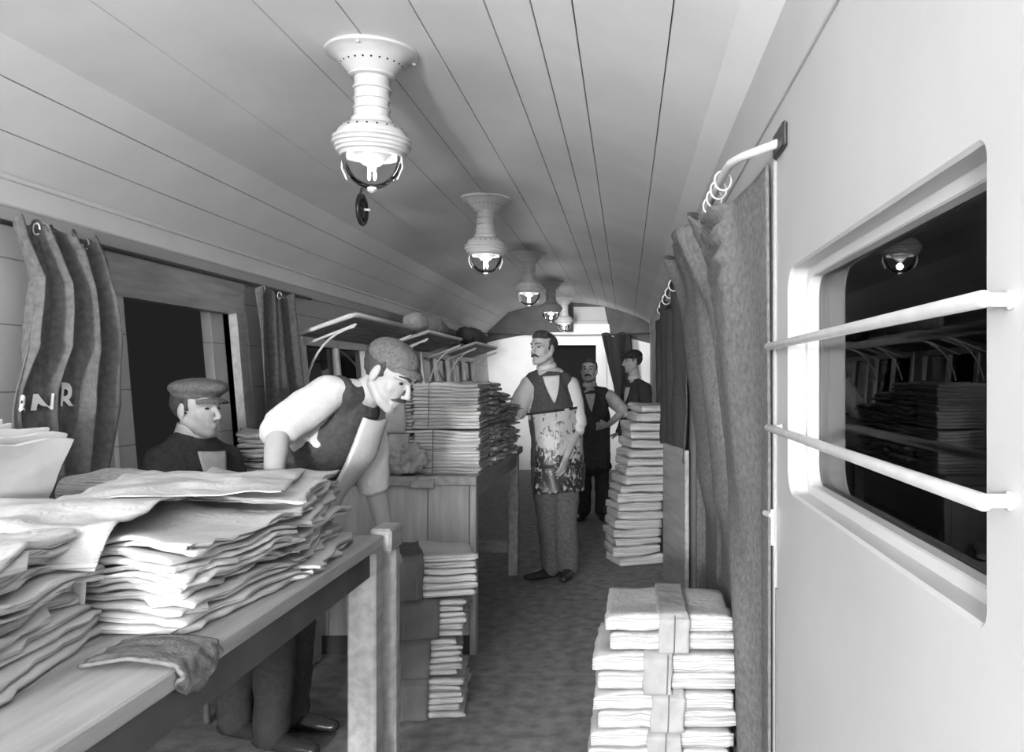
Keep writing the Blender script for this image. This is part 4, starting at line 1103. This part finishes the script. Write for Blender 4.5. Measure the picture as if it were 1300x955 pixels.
# 3. aproned man
D = 6.1
sp = [px(706,590,D), px(705,555,D), px(700,515,D), px(697,478,D)]
hd = px(690,443,D-.02)
J = dict(base=(px(708,600,D).x,D,0), head=hd, hf=(-.62,-.78,0), hu=(-.03,0,1), neck=px(695,472,D), spine=sp,
 shR=px(672,489,D-.03), elR=px(655,525,D-.12), wrR=px(643,520,D-.28), shL=px(724,489,D+.04), elL=px(734,540,D+.0), wrL=px(719,578,D-.14),
 hipR=px(692,600,D-.03), hipL=px(719,600,D+.03), knR=px(696,665,D-.02), knL=px(719,668,D+.0),
 anR=(px(700,712,D).x,D-.04,.078), anL=(px(723,712,D).x,D-.02,.078), toeR=(-1,-.6,0), toeL=(-.15,-1,0),
 handL=((-.25,-.25,-1),(-.8,.4,0),.35,1), handR=((-.8,-.3,.0),(0,0,-1),.5,-1))
apm, fnA, PA = person('tall man with a moustache in waistcoat, white sleeves and an inky apron', J,
       dict(vox=.005, moustache=True, vdepth=.70, vwidth=.50, sleeve=.12, trousers='trouser', collarh=.03, fsign=1))
def aprf(u, v):
    tz = lerp(.62, -.35, v); a = (u-.5)*2*1.15+ -.25
    if tz >= 0: p = fnA(tz, a, .022)
    else:
        p = fnA(0, a, .030); q = (fnA(.01, a, .03)-p).normalized(); p = p+V((-.02*(-tz), -.05*(-tz), tz*.52))
    p = p+V((.006*nz(u*5, v*5), .010*nz(u*6, v*4, 2), .012*nz(u*8, 3)*(v > .95)))
    return p
b = MB(); b.grid(aprf, 30, 40); ob = b.build('apron', 'apron', apm, True, o=apm.location); s_ = ob.modifiers.new('t','SOLIDIFY'); s_.thickness = .006; ob['label'] = 'glossy apron blotched with black ink'
b = MB(); b.grid(lambda u, v: fnA(lerp(.60,.625,v), 2*PI*u, .020), 40, 2); ob2 = b.build('apron_string', 'dcap', ob, True, o=apm.location); s_ = ob2.modifiers.new('t','SOLIDIFY'); s_.thickness = .004
# 4. man with hand on hip
D = 8.6
def pm(x, y, d=0): return px(x, y, D+d)
sp = [pm(752,583), pm(753,557), pm(752,528), pm(750,500)]
J = dict(base=(pm(752,600).x,D,0), head=pm(748,470), hf=(-.12,-1,0), hu=(0,0,1), neck=pm(749,494), spine=sp,
 shL=pm(773,503), elL=pm(792,522,.06), wrL=pm(772,540,-.12), shR=pm(729,503), elR=pm(722,535,-.02), wrR=pm(727,568,-.10),
 hipL=pm(764,594), hipR=pm(741,594), knL=pm(764,625), knR=pm(742,625), anL=(pm(764,640).x,D,.078), anR=(pm(741,640).x,D,.078),
 toeL=(.2,-1,0), toeR=(-.2,-1,0), handL=((-1,-.1,-.1),(0,1,0),.5,-1), handR=((0,-.2,-1),(1,0,0),.3,1))
for k in ('knL','knR'): J[k].z = .48
person('bareheaded man with a hand on his hip standing behind the aproned man', J, dict(vox=.007, moustache=True, vdepth=.74, vwidth=.40, sleeve=.05, shirt='shirt2', skin='skin2', collarh=.04, fsign=1))
# 5. man in dark jacket at the back
D = 9.4
sp = [pm(806,575), pm(806,550), pm(806,522), pm(806,492)]
J = dict(base=(pm(806,600).x,D,0), head=pm(803,459), hf=(-.95,-.30,-.12), hu=(0,0,1), neck=pm(806,484), spine=sp,
 shL=pm(818,494,-.14), elL=pm(822,530,-.18), wrL=pm(806,545,-.30), shR=pm(797,494,.16), elR=pm(795,530,.18), wrR=pm(786,550,.05),
 hipL=pm(811,584,-.06), hipR=pm(801,584,.10), knL=(pm(811,610).x,D-.06,.48), knR=(pm(801,610).x,D+.1,.48), anL=(pm(811,640).x,D-.06,.078), anR=(pm(801,640).x,D+.1,.078),
 toeL=(-1,-.3,0), toeR=(-1,-.2,0), handL=((-1,-.1,-.1),(0,1,0),.5,-1), handR=((-1,-.2,-.3),(0,0,-1),.3,1))
person('man in dark cap and jacket looking left, standing before the end wall', J, dict(vox=.007, jacket='jacket', cap='dcap', capkind='knit', vdepth=.74, vwidth=.3, skin='skin2', hair_top=False, collarh=.035, fsign=1))

# ------------------------------------------------------------------ light
def area(name, loc, tgt, size, e):
    l = bpy.data.lights.new(name, 'AREA'); l.shape = 'DISK'; l.size = size; l.energy = e
    o = bpy.data.objects.new(name, l); C.objects.link(o); o.location = loc
    o.rotation_euler = (V(tgt)-V(loc)).to_track_quat('-Z', 'Y').to_euler(); return o
FLASH = bpy.data.lights.new('flash_powder_light', 'POINT'); FLASH.energy = 1500; FLASH.shadow_soft_size = .22
fo = bpy.data.objects.new('flash_powder_light', FLASH); C.objects.link(fo); fo.location = (-1.0, -4.2, 1.62)
# added spot near the fourth ceiling lamp, put in to brighten the end wall
sl_ = bpy.data.lights.new('end_wall_fill_spot', 'SPOT'); sl_.energy = 150; sl_.spot_size = math.radians(64); sl_.spot_blend = .6; sl_.shadow_soft_size = .15
so_ = bpy.data.objects.new('end_wall_fill_spot', sl_); C.objects.link(so_); so_.location = (LX, 10.45, 2.0); so_.rotation_euler = (V((-.75,13.2,1.45))-V((LX,10.45,2.0))).to_track_quat('-Z', 'Y').to_euler()
w = bpy.data.worlds.new('world'); bpy.context.scene.world = w; w.use_nodes = True
w.node_tree.nodes['Background'].inputs[0].default_value = (.012,.012,.012,1); w.node_tree.nodes['Background'].inputs[1].default_value = 1

# ------------------------------------------------------------------ camera
cam = bpy.data.cameras.new('camera'); co = bpy.data.objects.new('camera', cam); C.objects.link(co)
co.location = (0,0,CAMZ); co.rotation_euler = (PI/2, math.radians(.0), 0)
cam.sensor_fit = 'HORIZONTAL'; cam.sensor_width = 36; cam.lens = 36*F/1300
cam.shift_x = -145/1300; cam.shift_y = 2.5/1300; cam.clip_start = .02
bpy.context.scene.camera = co
sc = bpy.context.scene
sc.view_settings.view_transform = 'Standard'; sc.view_settings.look = 'None'; sc.view_settings.gamma = 1; sc.view_settings.use_curve_mapping = False
sc.view_settings.exposure = 0.34
